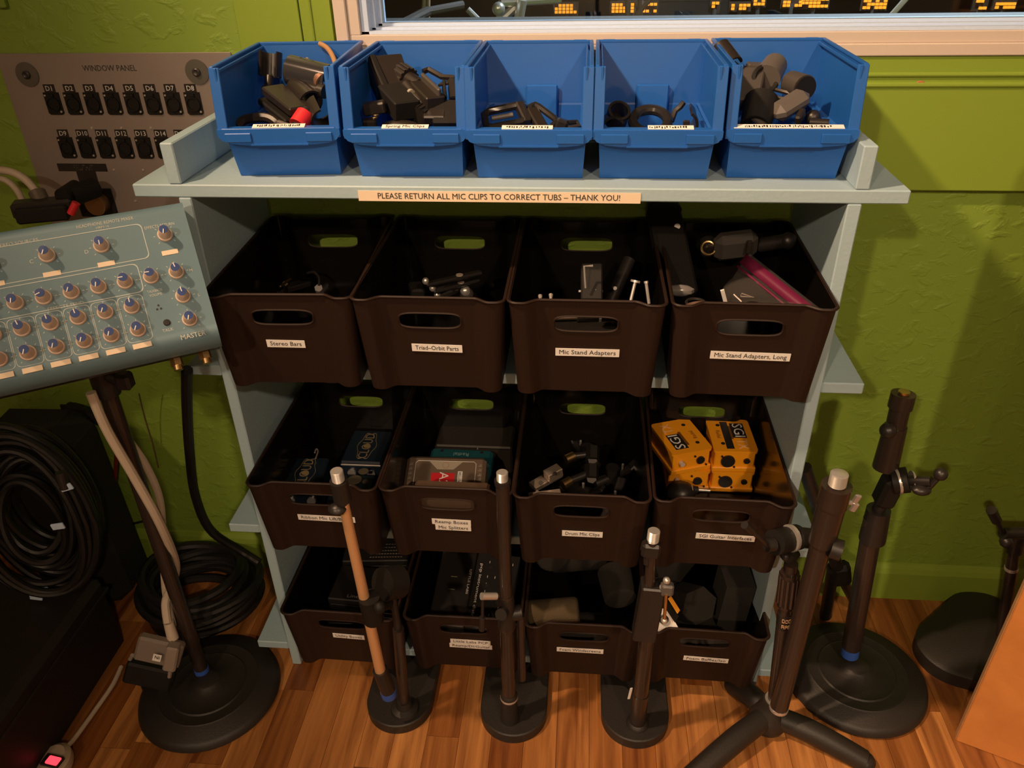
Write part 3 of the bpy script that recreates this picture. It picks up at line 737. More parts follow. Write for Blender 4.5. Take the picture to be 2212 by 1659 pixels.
part(b, 'threaded_end', MB().thread(pc+V3(0, 0, zt+.004), pc+V3(0, 0, zt+.021), .0085), CHROME)
# C: leaning with a sleeve and a lever with a chrome ball
c = thing('short_mic_stand', 'short black iron-base microphone stand with a sleeve clamp and brass lever', 'stand', (.219, -.075, 0))
stadium_base(c, .219, -.133)
c0 = px_z(1377, 1560, .024); c1 = pt(1398, 1370, -.112); c2 = pt(1403, 1262, -.118); c3 = pt(1409, 1165, -.122)
mb = MB().lathe([(.020, .021), (.019, .025), (.0145, .029)], 24, Matrix.Translation((c0.x, c0.y, 0))); part(c, 'socket', mb, IRON)
part(c, 'lower_tube', MB().cyl(c0, pt(1384, 1498, -.104), .0142, n=20).cyl(pt(1384, 1500, -.104), c1, .0125, n=20), TUBEB)
d = (c2-c1); part(c, 'sleeve', MB().box((c1+c2)/2, (.036, .030, d.length), R3(0, .06, 0), bev=.0025), BLACK)
part(c, 'upper_tube', MB().cyl(c2, c3, .0082, n=18), TUBEB)
hk = MB().box(pt(1406, 1186, -.122), (.027, .018, .026), R3(0, .06, 0), bev=.004); hk.box(pt(1397, 1200, -.122), (.008, .014, .03), bev=.002)
part(c, 'head_block', hk, BLACK)
part(c, 'threaded_end', MB().thread(pt(1410, 1168, -.122), pt(1413, 1146, -.122), .0090), CHROME)
lb_ = MB().box(pt(1441, 1272, -.125), (.019, .014, .022), bev=.003); part(c, 'lever_block', lb_, GREY)
br = MB().sphere(pt(1440, 1254, -.128), .0058, 12); br.cyl(pt(1428, 1268, -.122), pt(1436, 1268, -.125), .0042, n=10); part(c, 'lever_ball', br, CHROME)
part(c, 'lever', MB().cyl(pt(1439, 1284, -.132), pt(1435, 1338, -.134), .0026, n=10), BRASS)
part(c, 'lever_tip', MB().sphere(pt(1435, 1341, -.134), .0052, 12), CHROME)
part(c, 'paper_sticker', MB().box(pt(1361, 1498, -.117), (.004, .0015, .026), R3(0, .12, .4)), LABEL)

# tripod-base stand with telescoping tubes
t4 = thing('tripod_mic_stand', 'black three-legged cast-iron microphone stand with a folded telescoping arm', 'stand', (.455, -.085, 0))
hub = V3(.452, -.072, 0)
tips = [V3(.300, -.195, .014), V3(.600, -.137, .014), V3(.405, .000, .014)]
mb = MB().lathe([(.030, .010), (.034, .022), (.030, .042), (.020, .056), (.016, .075)], 28, Matrix.Translation(hub)); part(t4, 'hub', mb, IRON)
for tp in tips:
    k = hub+V3(0, 0, .034); m1 = k.lerp(tp, .45)+V3(0, 0, .008)
    lg = MB().tube(smooth_path([k, m1, tp], 6), [.0185+.0015*math.sin(i/12*PI) for i in range(13)], 14); lg.sphere(tp, .0185, 14, (1, 1, .75))
    part(t4, 'leg', lg, IRON)
pB = pt(1712, 1190, -.075); pA0 = V3(.457, -.072, .06)
dB = (pB-pA0); fB = lambda t: pA0+dB*t
part(t4, 'socket_ring', MB().cyl(fB(.02), fB(.05), .0165, n=20), CHROME)
part(t4, 'lower_tube', MB().cyl(fB(0), fB(.55), .0120, n=20), TUBEB)
part(t4, 'upper_tube', MB().cyl(fB(.5), fB(.93), .0105, n=20), TUBEB)
gp = MB()
for k in range(10):
    a_ = 2*PI*k/10; off = V3(math.cos(a_), math.sin(a_), 0)*.0125; gp.cyl(fB(.70)+off, fB(.86)+off, .0042, n=8)
gp.cyl(fB(.68), fB(.88), .0140, n=20); part(t4, 'ribbed_grip', gp, mat('gloss_black_grip', (.03, .018, .014), .16))
for z_, t_ in ((.545, 'ATLAS'),):
    bd = MB().cyl(fB(.560), fB(.635), .0122, n=20); part(t4, 'lettered_band', bd, BLACK)
gl_ = MB(); rr = random.Random(5)
dn = dB.normalized()
for row, t0 in enumerate((.566, .602)):
    for k in range(3):
        th_ = -1.95+.42*k; o_ = V3(math.cos(th_), math.sin(th_), 0); ctr = fB(t0+.011)+o_*.0123; tx = V3(-o_.y, o_.x, 0)
        Mx = basis(tx, dn, o_, ctr).to_3x3()
        for dx, dy, sx, sy in ((-.0016, 0, .0007, .0075), (0, .0034, .0036, .0008), (.0016, .001 if k % 2 else -.001, .0007, .005), (0, -.0034 if row else 0, .0032, .0008)):
            gl_.box(ctr+tx*dx+dn*dy, (sx, sy, .0004), Mx)
part(t4, 'gilt_lettering', gl_, mat('gilt_print', (.85, .55, .32), .4))
jn = MB().cyl(pt(1672, 1172, -.10), pt(1722, 1160, -.07), .0190, n=20); jn.cyl(pt(1700, 1205, -.075), pB, .0130, n=16); jn.cyl(pt(1722, 1160, -.085), pt(1775, 1165, -.08), .0150, n=16)
part(t4, 'boom_joint', jn, BLACKM)
part(t4, 'joint_washer', MB().cyl(pt(1705, 1163, -.085), pt(1710, 1162, -.083), .0205, n=20), CHROME)
hn = MB().cyl(pt(1672, 1176, -.105), pt(1655, 1178, -.11), .010, n=14); hn.cyl(pt(1660, 1180, -.11), pt(1622, 1146, -.13), .0034, n=10); hn.cyl(pt(1624, 1148, -.13), pt(1608, 1134, -.135), .0058, n=12)
hn.sphere(pt(1697, 1203, -.10), .0055, 10); part(t4, 'tee_handle', hn, BLACK)
q0 = pt(1682, 1530, -.100); q1 = pt(1775, 1170, -.105); q2 = pt(1808, 1048, -.108)
part(t4, 'boom_tube', MB().cyl(q0, q1, .0150, n=22), TUBEB)
part(t4, 'boom_end_ring', MB().cyl(q0, q0+(q1-q0).normalized()*.006, .0158, n=20), CHROME)
sl = MB().cyl(q1, pt(1800, 1078, -.107), .0190, n=20); sl.cyl(pt(1797, 1090, -.107), q2, .0205, n=20); part(t4, 'boom_sleeve', sl, TUBEB)
part(t4, 'threaded_end', MB().thread(q2, pt(1814, 1022, -.108), .0120), CHROME)
wn = MB().cyl(pt(1820, 1082, -.105), pt(1840, 1086, -.105), .0035, n=8); wn.box(pt(1850, 1078, -.105), (.010, .005, .016), R3(0, .3, 0), bev=.002); wn.box(pt(1845, 1096, -.105), (.010, .005, .016), R3(0, .3, 0), bev=.002)
part(t4, 'wing_nut', wn, CHROME)
kb = MB().cyl(pt(1795, 1182, -.115), pt(1818, 1190, -.12), .0155, n=18); part(t4, 'clamp_knob', kb, BLACK)

# folded stand leaning in the gap beside the shelf
f6 = thing('folded_stand', 'thin black folded stand leaning behind the others beside the shelf', 'stand', tuple(px_z(1790, 1335, 0)))
part(f6, 'pole', MB().cyl(pt(1738, 1010, .08), pt(1812, 1235, .13), .0115, n=16), BLACK)
part(f6, 'collar', MB().box(pt(1815, 1238, .13), (.036, .03, .052), R3(0, -.25, 0), bev=.008), BLACKM)
g1 = px_z(1783, 1330, .008); g2 = px_z(1852, 1312, .008)
part(f6, 'leg', MB().cyl(pt(1800, 1225, .13), g1, .0115, n=14), BLACK); part(f6, 'leg', MB().cyl(pt(1822, 1255, .13), g2, .0095, n=14), BLACK)
part(f6, 'foot', MB().sphere(g2+V3(0, 0, .004), .012, 12), BLACKM); part(f6, 'foot', MB().sphere(g1+V3(0, 0, .004), .0125, 12), BLACKM)

# stand half hidden by the wooden cabinet
s7 = thing('round_base_stand', 'black stand with a rounded triangular base half hidden behind the wooden panel', 'stand', (.905, .125, 0))
poly = []
ctr = V3(.905, .120, 0)
for k in range(3):
    a0 = math.radians(180+120*k+12); cc = V3(math.cos(a0), math.sin(a0), 0)*.070
    for j in range(13): a_ = a0-PI/3+2*PI/3*j/12; poly.append((ctr.x+cc.x+.070*math.cos(a_), ctr.y+cc.y+.070*math.sin(a_)))
n = len(poly); sc_ = lambda f: [(ctr.x+(x-ctr.x)*f, ctr.y+(y-ctr.y)*f) for x, y in poly]
vs = [(x, y, 0) for x, y in poly]+[(x, y, .028) for x, y in poly]+[(x, y, .034) for x, y in sc_(.93)]+[(x, y, .046) for x, y in sc_(.25)]
mb = MB().add(vs, [tuple(range(n))[::-1], tuple(range(3*n, 4*n))]+[(r_*n+k, r_*n+(k+1) % n, (r_+1)*n+(k+1) % n, (r_+1)*n+k) for r_ in range(3) for k in range(n)], True)
part(s7, 'base', mb, IRON, 30)
P0 = V3(.925, .125, .04); P1 = pt(2190, 1190, .125)
part(s7, 'pole', MB().cyl(P0, P1, .0105, n=16), TUBEB)
part(s7, 'pole_ring', MB().cyl(P0.lerp(P1, .80), P0.lerp(P1, .83), .0112, n=16), CHROME)
hh = MB().cyl(pt(2165, 1152, .11), pt(2225, 1152, .12), .0105, n=14); hh.cyl(pt(2166, 1150, .11), pt(2152, 1122, .10), .004, n=10); hh.cyl(pt(2153, 1125, .10), pt(2141, 1102, .095), .0085, n=12); hh.sphere(pt(2174, 1170, .105), .0115, 14)
hh.cyl(P1, pt(2200, 1150, .125), .014, n=14)
part(s7, 'tee_handle', hh, BLACK)

# upright wooden panel at the right edge
wc = thing('wooden_panel', 'orange-brown plywood panel standing upright on the floor at the right edge', 'wood panel', (.95, -.14, 0))
ex = V3(.918, -.396, 0).normalized(); ey = V3(.396, .918, 0).normalized(); c0 = V3(.775, -.077, 0)
Mw = basis(ex, ey, (0, 0, 1), c0).to_3x3()
def wbox(name, x0, x1, y0, y1, z0, z1, mt=None):
    return part(wc, name, MB().box(c0+ex*((x0+x1)/2)+ey*((y0+y1)/2)+V3(0, 0, (z0+z1)/2), (x1-x0, y1-y0, z1-z0), Mw, bev=.0015), mt or PLY)
wbox('board', 0, .60, 0, .019, 0, 1.10); wbox('edge_strip', -.0016, -.0001, .0015, .0175, .001, 1.098, mat('worn_edge_band', (.50, .27, .13), .6, var=(40, .25)))
wbox('brace', .40, .42, .0192, .20, 0, 1.0); wbox('top_rail', .0, .60, .0192, .06, 1.05, 1.08)
# ------------------------------------------------------------------ wall plate
yP = WY-.0015
wp = thing('wall_connector_plate', 'grey metal wall plate titled WINDOW PANEL with rows of black sockets', 'connector panel', (-.63, yP, .76))
def wpl(x, z, d=0.0): return V3(x, yP-.002-d, z)
def wbx(x0, x1, z0, z1, d0, d1, bev=0): return MB().box(((x0+x1)/2, yP-.002-(d0+d1)/2, (z0+z1)/2), (x1-x0, d1-d0, z1-z0), bev=bev)
part(wp, 'plate', wbx(-.824, -.443, .765, 1.075, -.002, 0, .0008), GREYM)
for x, z in ((-.781, 1.044), (-.502, 1.047)):
    wsh = MB().lathe([(.0185, 0), (.0185, .0018), (.0045, .0022)], 32, basis((1, 0, 0), (0, 0, 1), (0, -1, 0), wpl(x, z))); o = part(wp, 'washer', wsh, mat('dark_steel_washer', (.13, .125, .11), .4, .4))
    o2 = MB().lathe([(.0062, 0), (.0062, .003), (.0042, .0045), (.002, .003)], 20, basis((1, 0, 0), (0, 0, 1), (0, -1, 0), wpl(x, z, .002))); sub(o, 'bolt_head', o2, MIXD, Vector(wp.location))
XL = lambda: Matrix.Rotation(PI/2, 4, 'X')
text('WINDOW PANEL', .0125, Matrix.Translation(wpl(-.643, 1.0525, .0002)-Vector(wp.location)) @ XL(), INK, wp, fit=.088)
def socket(x, z, s_):
    b = MB().prism([(-.0128, -.0150), (-.010, -.0178), (.010, -.0178), (.0128, -.0150), (.0128, .0165), (-.0128, .0165)], 0, .0022, basis((1, 0, 0), (0, 0, 1), (0, -1, 0), wpl(x, z)))
    b.lathe([(.0112, .002), (.0112, .005), (.0092, .005), (.0088, .003), (0, .003)], 20, basis((1, 0, 0), (0, 0, 1), (0, -1, 0), wpl(x, z-.001)))
    b.box(wpl(x, z+.0125, .0035), (.009, .003, .004))
    o = part(wp, 'socket', b, mat('socket_black', (.010, .009, .008), .5, spec=.25))
    L = MB().box(wpl(x-.0005, z+.0225, .0004), (.0185 if len(s_) < 3 else .0205, .0006, .0125)); l = sub(o, 'tag', L, BLACK, Vector(wp.location))
    text(s_, .0105, Matrix.Translation(wpl(x-.0005, z+.0222, .0009)-Vector(wp.location)) @ XL(), WINK, l)
    sc_ = MB().cyl(wpl(x+.0098, z-.0128, .002), wpl(x+.0098, z-.0128, .0035), .0017, n=10); sub(o, 'screw', sc_, CHROME, Vector(wp.location))
    sc_ = MB().cyl(wpl(x-.0098, z+.0122, .002), wpl(x-.0098, z+.0122, .0035), .0015, n=10); sub(o, 'screw', sc_, CHROME, Vector(wp.location))
for i in range(8): socket(-.7515+.0333*i, 1.0005, 'D%d' % (i+1))
for i in range(8): socket(-.7520+.0333*i, .9305, 'D%d' % (i+9))
for x, z in ((-.7, .9615), (-.65, .9615), (-.60, .9615), (-.683, .893), (-.632, .893), (-.66, .84), (-.665, .815)):
    part(wp, 'screw', MB().lathe([(.0024, 0), (.002, .0012), (0, .0015)], 12, basis((1, 0, 0), (0, 0, 1), (0, -1, 0), wpl(x, z))), CHROME)
part(wp, 'long_tag', wbx(-.780, -.694, .8905, .9035, 0, .0006), BLACK); part(wp, 'centre_tag', wbx(-.750, -.716, .866, .8905, 0, .0005), BLACK)
part(wp, 'lower_tag', wbx(-.722, -.702, .806, .813, 0, .0006), BLACK); part(wp, 'lower_tag', wbx(-.694, -.674, .806, .813, 0, .0006), BLACK)
mk = MB(); rr = random.Random(2)
for k in range(26): mk.box(wpl(-.751+.0013*k+rr.uniform(0, .0005), .897+rr.choice((0, .0035, -.0035)), .0007), (.0007, .0002, .002))
part(wp, 'fine_print', mk, mat('grey_print', (.12, .11, .10), .6))
part(wp, 'multipin_flange', wbx(-.763, -.697, .812, .862, 0, .003, .001), BLACKM)
mp = MB().cyl(wpl(-.722, .838, .002), wpl(-.722, .838, .020), .0175, n=24); mp.box(wpl(-.728, .853, .012), (.006, .022, .012)); part(wp, 'multipin_ring', mp, mat('dull_brass', (.35, .22, .10), .4, .8))
# the multipin plug with its cream cable
pl = thing('multipin_plug', 'black angled multipin plug with cream cable plugged into the wall plate', 'plug', tuple(pt(140, 440, .2)))
bd = MB().cyl(pt(205, 405, .235), pt(150, 425, .19), .0165, n=20); bd.cyl(pt(165, 405, .215), pt(135, 425, .175), .0130, n=16)
part(pl, 'coupling', bd, BLACKM)
part(pl, 'shell', MB().box(pt(95, 448, .165), (.088, .030, .026), R3(0, .02, .40), bev=.004), BLACK)
part(pl, 'shell_cover', MB().box(pt(92, 462, .150), (.075, .018, .024), R3(0, .02, .40), bev=.003), BLACKM)
part(pl, 'cable_clamp', MB().cyl(pt(92, 440, .175), pt(80, 415, .185), .0130, n=14), mat('dull_nickel', (.20, .17, .15), .4, .7))
part(pl, 'cable', MB().tube(smooth_path([pt(82, 418, .185), pt(55, 388, .19), pt(20, 370, .19), pt(-30, 366, .19)]), .0062, 12), CREAMC)
part(pl, 'cable', MB().tube(smooth_path([pt(52, 440, .2), pt(36, 410, .20), pt(10, 388, .20), pt(-30, 380, .20)]), .0052, 12), CREAMC)
part(pl, 'red_collar', MB().cyl(pt(165, 438, .165), pt(153, 462, .160), .0062, n=14), RED)

# ------------------------------------------------------------------ cables on the left
def cable(name, lab, pts, r, m_, cat='cable'):
    P_ = smooth_path(pts, 8); o = MB().tube(P_, r, 10).build(name, m_, None, P_[-1]); return tag(o, lab, cat)
cable('mixer_cable', 'thicker cream cable running down along the front of the mixer stand pole', [pt(196, 848, -.085), pt(232, 930, -.085), pt(290, 1030, -.083), pt(345, 1130, -.074), pt(379, 1215, -.036), pt(372, 1262, -.030), pt(358, 1300, -.055), pt(362, 1345, -.075)], .0072, CREAMC)
cable('mixer_cable', 'cream cable curving down behind the mixer stand pole', [pt(228, 862, -.030), pt(262, 930, -.028), pt(312, 1000, -.026), pt(345, 1080, -.026), pt(352, 1180, -.026), pt(358, 1280, -.03), pt(374, 1352, -.04)], .0064, CREAMC)
cable('loose_black_cable', 'thick black cable hanging from the mixer to the coil on the floor', [pt(404, 800, -.04), pt(404, 880, .02), pt(410, 980, .06), pt(422, 1070, .10), pt(455, 1145, .13), pt(520, 1190, .15), pt(560, 1215, .14)], .0085, RUBBER)
cable('thin_cord', 'thin brown cord hanging against the green wall below the mixer', [pt(300, 850, .2), pt(312, 900, .22), pt(330, 960, .24), pt(342, 1010, .25)], .0014, mat('brown_cord', (.12, .07, .03), .7), 'cord')
cable('thin_cord', 'thin black cord running along the wall behind the stand pole', [pt(225, 1143, .22), pt(270, 1135, .22), pt(325, 1122, .22)], .0024, RUBBER, 'cord')
# coil of thick black cable on the floor
def coil(name, lab, ctr, rx, ry, n_, r, M3, jit, m_=RUBBER, seed=1, lift=0.0, inner=.86):
    rr = random.Random(seed); t = thing(name, lab, 'cable', tuple(ctr))
    for k in range(n_):
        o = V3(rr.uniform(-jit, jit), rr.uniform(-jit, jit), 0); f_ = rr.uniform(inner, 1.06); sx = rx*f_*rr.uniform(.94, 1.04); sy = ry*f_*rr.uniform(.94, 1.04); ph = rr.uniform(0, 6); z0 = lift*(k+.5)
        pts = []
        for i in range(48):
            a_ = 2*PI*i/48; pts.append(Vector(ctr)+M3 @ V3(o.x+sx*math.cos(a_), o.y+sy*math.sin(a_), z0+.006*math.sin(a_*2+ph)))
        part(t, 'loop', MB().tube(pts, r, 8, True), m_)
    return t
coil('cable_coil', 'coil of thick black cable lying on the floor behind the mixer stand', (-.668, .128, .012), .108, .092, 9, .0092, Matrix.Identity(3), .012, lift=.0105, seed=4)
hc = coil('cable_coil', 'large coil of black cable propped upright on the dark case', (-.845, .035, .365), .100, .172, 26, .0064, R3(PI/2-.12, 0, .25), .010, lift=.0030, seed=9, inner=.42)
for u, v, a_, n_ in ((143, 1053, -.3, 0), (125, 1137, -.15, 1), (78, 1290, .2, 2), (94, 1275, -.6, 3)):
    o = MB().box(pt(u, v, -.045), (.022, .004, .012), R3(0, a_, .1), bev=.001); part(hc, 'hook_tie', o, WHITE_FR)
part(hc, 'plug_sleeve', MB().cyl(pt(130, 1020, -.04), pt(140, 1055, -.045), .008, n=12), BLACK)
# dark case
cs_ = thing('equipment_case', 'black equipment case standing on the floor at the left edge', 'case', (-1.05, -.22, 0))
part(cs_, 'body', MB().box((-1.0355, -.2275, .095), (.49, .515, .182), bev=.012), mat('case_vinyl', (.012, .009, .009), .55, bump=(250, .3, .001)))
part(cs_, 'lid_strip', MB().box((-1.0355, -.2275, .150), (.494, .519, .008), bev=.001), BLACK)
for x, y in ((-.82, -.03), (-.82, -.45), (-1.25, -.03), (-1.25, -.45)): part(cs_, 'foot', MB().cyl((x, y, 0), (x, y, .008), .014, n=12), BLACKM)
gb = thing('gear_bag', 'soft black gear bag slumped behind the hanging cable coil', 'bag', (-.925, .165, 0))  # invented bag, a black backing that keeps the coil's inside dark
part(gb, 'body', MB().box((-.925, .165, .225), (.190, .145, .45), R3(.04, 0, .03), bev=.035), mat('black_cordura', (.008, .0075, .007), .8, bump=(300, .4, .001)))
part(gb, 'flap', MB().box((-.925, .086, .37), (.16, .012, .13), R3(.04, 0, .03), bev=.005), mat('black_cordura', (0, 0, 0)))
cf = thing('dark_bracket', 'black bracket on the green wall beside the hanging cables', 'bracket', tuple(pt(180, 895, .26)))
part(cf, 'arm', MB().cyl(pt(150, 880, .25), pt(215, 905, .22), .0115, n=14), BLACKM); part(cf, 'plate', MB().box(pt(160, 890, .262), (.05, .004, .035), bev=.001), BLACK)
part(cs_, 'red_indicator', MB().cyl((-.7912, -.262, .012), (-.7890, -.262, .012), .004, n=12), mat('dim_red_lamp', (.3, .02, .02), .4, emit=((1, .05, .08), 1.2)))
# grey multipin plug on a black block
gp = thing('grey_plug', 'grey data plug with a small square sticker lying beside the round base', 'plug', tuple(px_z(340, 1440, .0)))
gM = R3(-.25, .38, .10)
gc = pt(345, 1405, -.100)
part(gp, 'hood', MB().box(gc, (.078, .020, .050), gM, bev=.004), mat('warm_grey_plastic', (.20, .165, .14), .5))
part(gp, 'clip', MB().box(pt(372, 1418, -.108), (.022, .024, .050), R3(-.25, .30, .10), bev=.003), mat('warm_grey_plastic2', (.26, .21, .18), .5))
sk_ = MB().box(pt(339, 1421, -.119), (.014, .0008, .014), gM); o = part(gp, 'sticker', sk_, LABEL)
text('NI', .009, Matrix.Translation(pt(339, 1421, -.1203)-Vector(gp.location)) @ gM.to_4x4() @ XL(), INK, o)
part(gp, 'connector_block', MB().box(pt(325, 1455, -.098), (.085, .028, .045), gM, bev=.004), BLACKM)
part(gp, 'strain_relief', MB().cyl(pt(374, 1380, -.085), pt(364, 1345, -.076), .0100, .0085, n=14), CREAMC)
part(gp, 'thumb_screw', MB().cyl(pt(368, 1448, -.118), pt(366, 1462, -.118), .0036, n=10), CHROME)
part(gp, 'thumb_screw', MB().cyl(pt(286, 1415, -.105), pt(281, 1424, -.105), .0036, n=10), CHROME)
part(gp, 'foot_block', MB().box(px_z(338, 1470, .013), (.05, .03, .026), R3(0, 0, .3), bev=.003), BLACKM)
# power strip with lit switch
ps = thing('power_strip', 'cream power strip with a glowing red switch on the floor', 'power strip', tuple(px_z(110, 1650, .0)))
c_ = px_z(112, 1652, .018); Mz = R3(0, 0, -.15)
part(ps, 'housing', MB().lathe([(.026, -.018), (.030, -.008), (.029, .006), (.022, .014), (0, .016)], 28, Matrix.Translation(c_) @ Matrix.Diagonal((1, 1.3, 1, 1))), CREAMC)
part(ps, 'switch_bezel', MB().box(px_z(113, 1644, .036), (.034, .020, .006), Mz, bev=.001), BLACK)
part(ps, 'switch', MB().box(px_z(115, 1643, .0395), (.023, .014, .005), Mz, bev=.0015), mat('lit_red_switch', (.6, .03, .05), .3, emit=((1, .04, .06), 2.2)))
part(ps, 'cord', MB().tube(smooth_path([px_z(146, 1612, .02), px_z(165, 1590, .012), px_z(205, 1535, .006), px_z(243, 1480, .006), px_z(262, 1440, .006)]), .0042, 10), CREAMC)
cable('red_cord', 'dark red cord hanging against the wall behind the mixer stand', [pt(252, 950, .22), pt(250, 1010, .22), pt(243, 1080, .22), pt(238, 1140, .22)], .004, mat('dark_red_cord', (.16, .012, .008), .6), 'cord')
# ------------------------------------------------------------------ contents of the blue hopper bins
def item(name, lab, cat, parts, group=None, base=None):
    """parts: list of (part name, MB, material). One part -> a single mesh object."""
    ps_ = []
    lo = min((v.z for _, mb, _ in parts for v in mb.v)); cx = sum((v.x for v in parts[0][1].v))/len(parts[0][1].v); cy = sum((v.y for v in parts[0][1].v))/len(parts[0][1].v)
    if len(parts) == 1:
        o = parts[0][1].build(name, parts[0][2], None, (cx, cy, lo)); return tag(o, lab, cat, group)
    t = thing(name, lab, cat, (cx, cy, lo), group)
    for nm, mb, mt in parts: part(t, nm, mb, mt)
    return t
G1 = 'mic clips in the blue bins'
GLB = mat('gloss_black_clip', (.02, .018, .018), .22)
BRN = mat('dark_warm_plastic', (.019, .0145, .012), .38)
GRC = mat('charcoal_clip', (.058, .050, .045), .5)
def split_clip(lab, a, b, r1, r2, spin=0, m_=GLB, neck=None, gap=1.1, nm2=BRN, open=None):
    ps_ = [('grip', MB().ctube(a, b, r1, r2, .0028, gap, spin, open=open), m_)]
    if neck:
        n_ = MB().cyl(neck[0], neck[1], .006, n=12); n_.cyl(neck[1], neck[1]+(neck[1]-neck[0])*.35, .0095, n=14); ps_.append(('swivel', n_, nm2))
    return item('mic_clip', lab, 'mic clip', ps_, G1)
def ribbed(mb, a, b, r, n_=14):
    a, b = Vector(a), Vector(b); mb.cyl(a, b, r, n=18); d = (b-a).normalized(); e = d.orthogonal().normalized(); g = d.cross(e)
    for k in range(n_):
        t = 2*PI*k/n_; o = (e*math.cos(t)+g*math.sin(t))*r; mb.cyl(a+o, b+o, r*.13, n=5)
    return mb
def bar_box(a, b, wx, wz, bev=.002, roll=0.0):
    """box from a to b, section wx by wz"""
    a, b = Vector(a), Vector(b); y = (b-a).normalized(); x = y.cross(V3(0, 0, 1)); x = x.normalized() if x.length > 1e-4 else V3(1, 0, 0); z = x.cross(y)
    M3 = basis(x, y, z, (0, 0, 0)).to_3x3() @ Matrix.Rotation(roll, 3, 'Y')
    return MB().box((a+b)/2, (wx, (b-a).length, wz), M3, bev=bev)
# --- bin 1
split_clip('black split-tube mic clip standing upright in the first blue bin', pt(583, 165, .185), pt(584, 112, .195), .0165, .0168, 1.6, BLACK, (pt(582, 165, .185), pt(580, 190, .175)), 1.5, open=(.2, -1, .2))
split_clip('large glossy black clip lying across the top of the first blue bin', pt(628, 152, .165), pt(712, 172, .150), .0210, .0200, 2.2, mat('gloss_steel_black', (.06, .06, .065), .12, .5), None, 1.5, open=(0, .3, -1))
split_clip('short dark clip with a round open end in the middle of the first blue bin', pt(640, 188, .150), pt(672, 222, .115), .0150, .0175, .4, BRN, (pt(655, 185, .14), pt(690, 195, .13)))
item('mic_clip', 'long dark wedge-shaped clip lying diagonally in the first blue bin', 'mic clip', [('upper_jaw', bar_box(pt(588, 192, .135), pt(650, 240, .085), .034, .012), BRN), ('lower_jaw', bar_box(pt(580, 215, .135), pt(640, 262, .085), .034, .010), BLACKM), ('rivet', MB().cyl(pt(622, 228, .096), pt(624, 231, .094), .0035, n=10), CHROME)], G1)
item('mic_clip', 'flat black oval loop at the front of the first blue bin', 'mic clip', [('loop', MB().tube(smooth_path([pt(512, 274, .075), pt(530, 258, .085), pt(575, 254, .085), pt(600, 268, .078), pt(596, 280, .07)], 6), .0065, 8), BRN), ('pin', MB().cyl(pt(602, 265, .075), pt(632, 276, .065), .004, n=10), GREY)], G1)
item('mic_clip', 'black clip wrapped with bright red tape at the front of the first blue bin', 'mic clip', [('body', MB().cyl(pt(640, 282, .06), pt(664, 240, .085), .0100, n=16), BLACKM), ('red_tape', MB().cyl(pt(643, 272, .062), pt(660, 247, .078), .0125, n=18), RED)], G1)
split_clip('curved dark clip pressed against the right wall of the first blue bin', pt(688, 232, .105), pt(702, 262, .075), .0195, .0185, 3.6, BRN)
item('mic_clip', 'copper-ended clip at the upper right of the first blue bin', 'mic clip', [('body', MB().ctube(pt(690, 165, .15), pt(702, 178, .14), .0150, .0140, .003, 1.2, 1.0), mat('dull_copper', (.32, .18, .12), .4, .6)), ('screw', MB().cyl(pt(704, 190, .13), pt(716, 176, .135), .0035, n=10), BRASS)], G1)
item('cord_end', 'tan cord end curling over the back of the first blue bin', 'cord', [('cord', MB().tube(smooth_path([pt(690, 94, .238), pt(706, 103, .232), pt(718, 120, .215), pt(726, 142, .19)]), .0036, 10), CORD)])
item('cord_end', 'short tan stub poking up in the first blue bin', 'cord', [('cord', MB().cyl(pt(663, 127, .21), pt(670, 140, .20), .0025, n=10), CORD)])
# --- bin 2
item('spring_clip', 'tall black wedge spring clip leaning in the second blue bin', 'mic clip', [('jaw', bar_box(pt(830, 128, .175), pt(858, 215, .125), .048, .020), BRN), ('grip', bar_box(pt(800, 140, .170), pt(838, 225, .120), .010, .040), BLACKM)], G1)
item('spring_clip', 'black spring clip with a pale ribbed pad on top in the second blue bin', 'mic clip', [('body', bar_box(pt(842, 200, .125), pt(880, 240, .075), .036, .026), BLACKM), ('pad', bar_box(pt(843, 184, .128), pt(881, 221, .082), .034, .004, .001), mat('pale_grey_pad', (.22, .22, .23), .45, .3))], G1)
for k, (lab, A_, B_, C_) in enumerate((('brown ribbed thread adapter at the back of the second blue bin', pt(866, 160, .165), pt(884, 172, .150), pt(905, 188, .135)), ('black ribbed thread adapter near the front of the second blue bin', pt(905, 255, .080), pt(922, 244, .095), pt(938, 234, .110)))):
    item('thread_adapter', lab, 'mic clip', [('ribbed_nut', ribbed(MB(), A_, B_, .0145), BRN if k == 0 else BLACKM), ('stem', MB().cyl(B_, C_, .0110, n=16), BRN)], G1)
item('mic_clip', 'dark tube clip with a pale screw head in the second blue bin', 'mic clip', [('tube', MB().cyl(pt(878, 185, .13), pt(915, 232, .095), .0090, n=16), BRN), ('screw', MB().cyl(pt(886, 200, .108), pt(889, 203, .104), .0055, n=12), mat('pale_screw', (.5, .48, .40), .4, .5))], G1)
item('mic_clip', 'brown open trough clip in the second blue bin', 'mic clip', [('trough', bar_box(pt(905, 185, .135), pt(942, 222, .085), .028, .016), BRN), ('flange', bar_box(pt(912, 172, .138), pt(950, 208, .088), .006, .020), GRC)], G1)
item('mic_clip', 'thin bent dark bracket at the right back of the second blue bin', 'mic clip', [('plate', MB().tube([pt(914, 155, .175), pt(926, 150, .18), pt(955, 166, .165), pt(985, 168, .15)], .0042, 6), BRN)], G1)
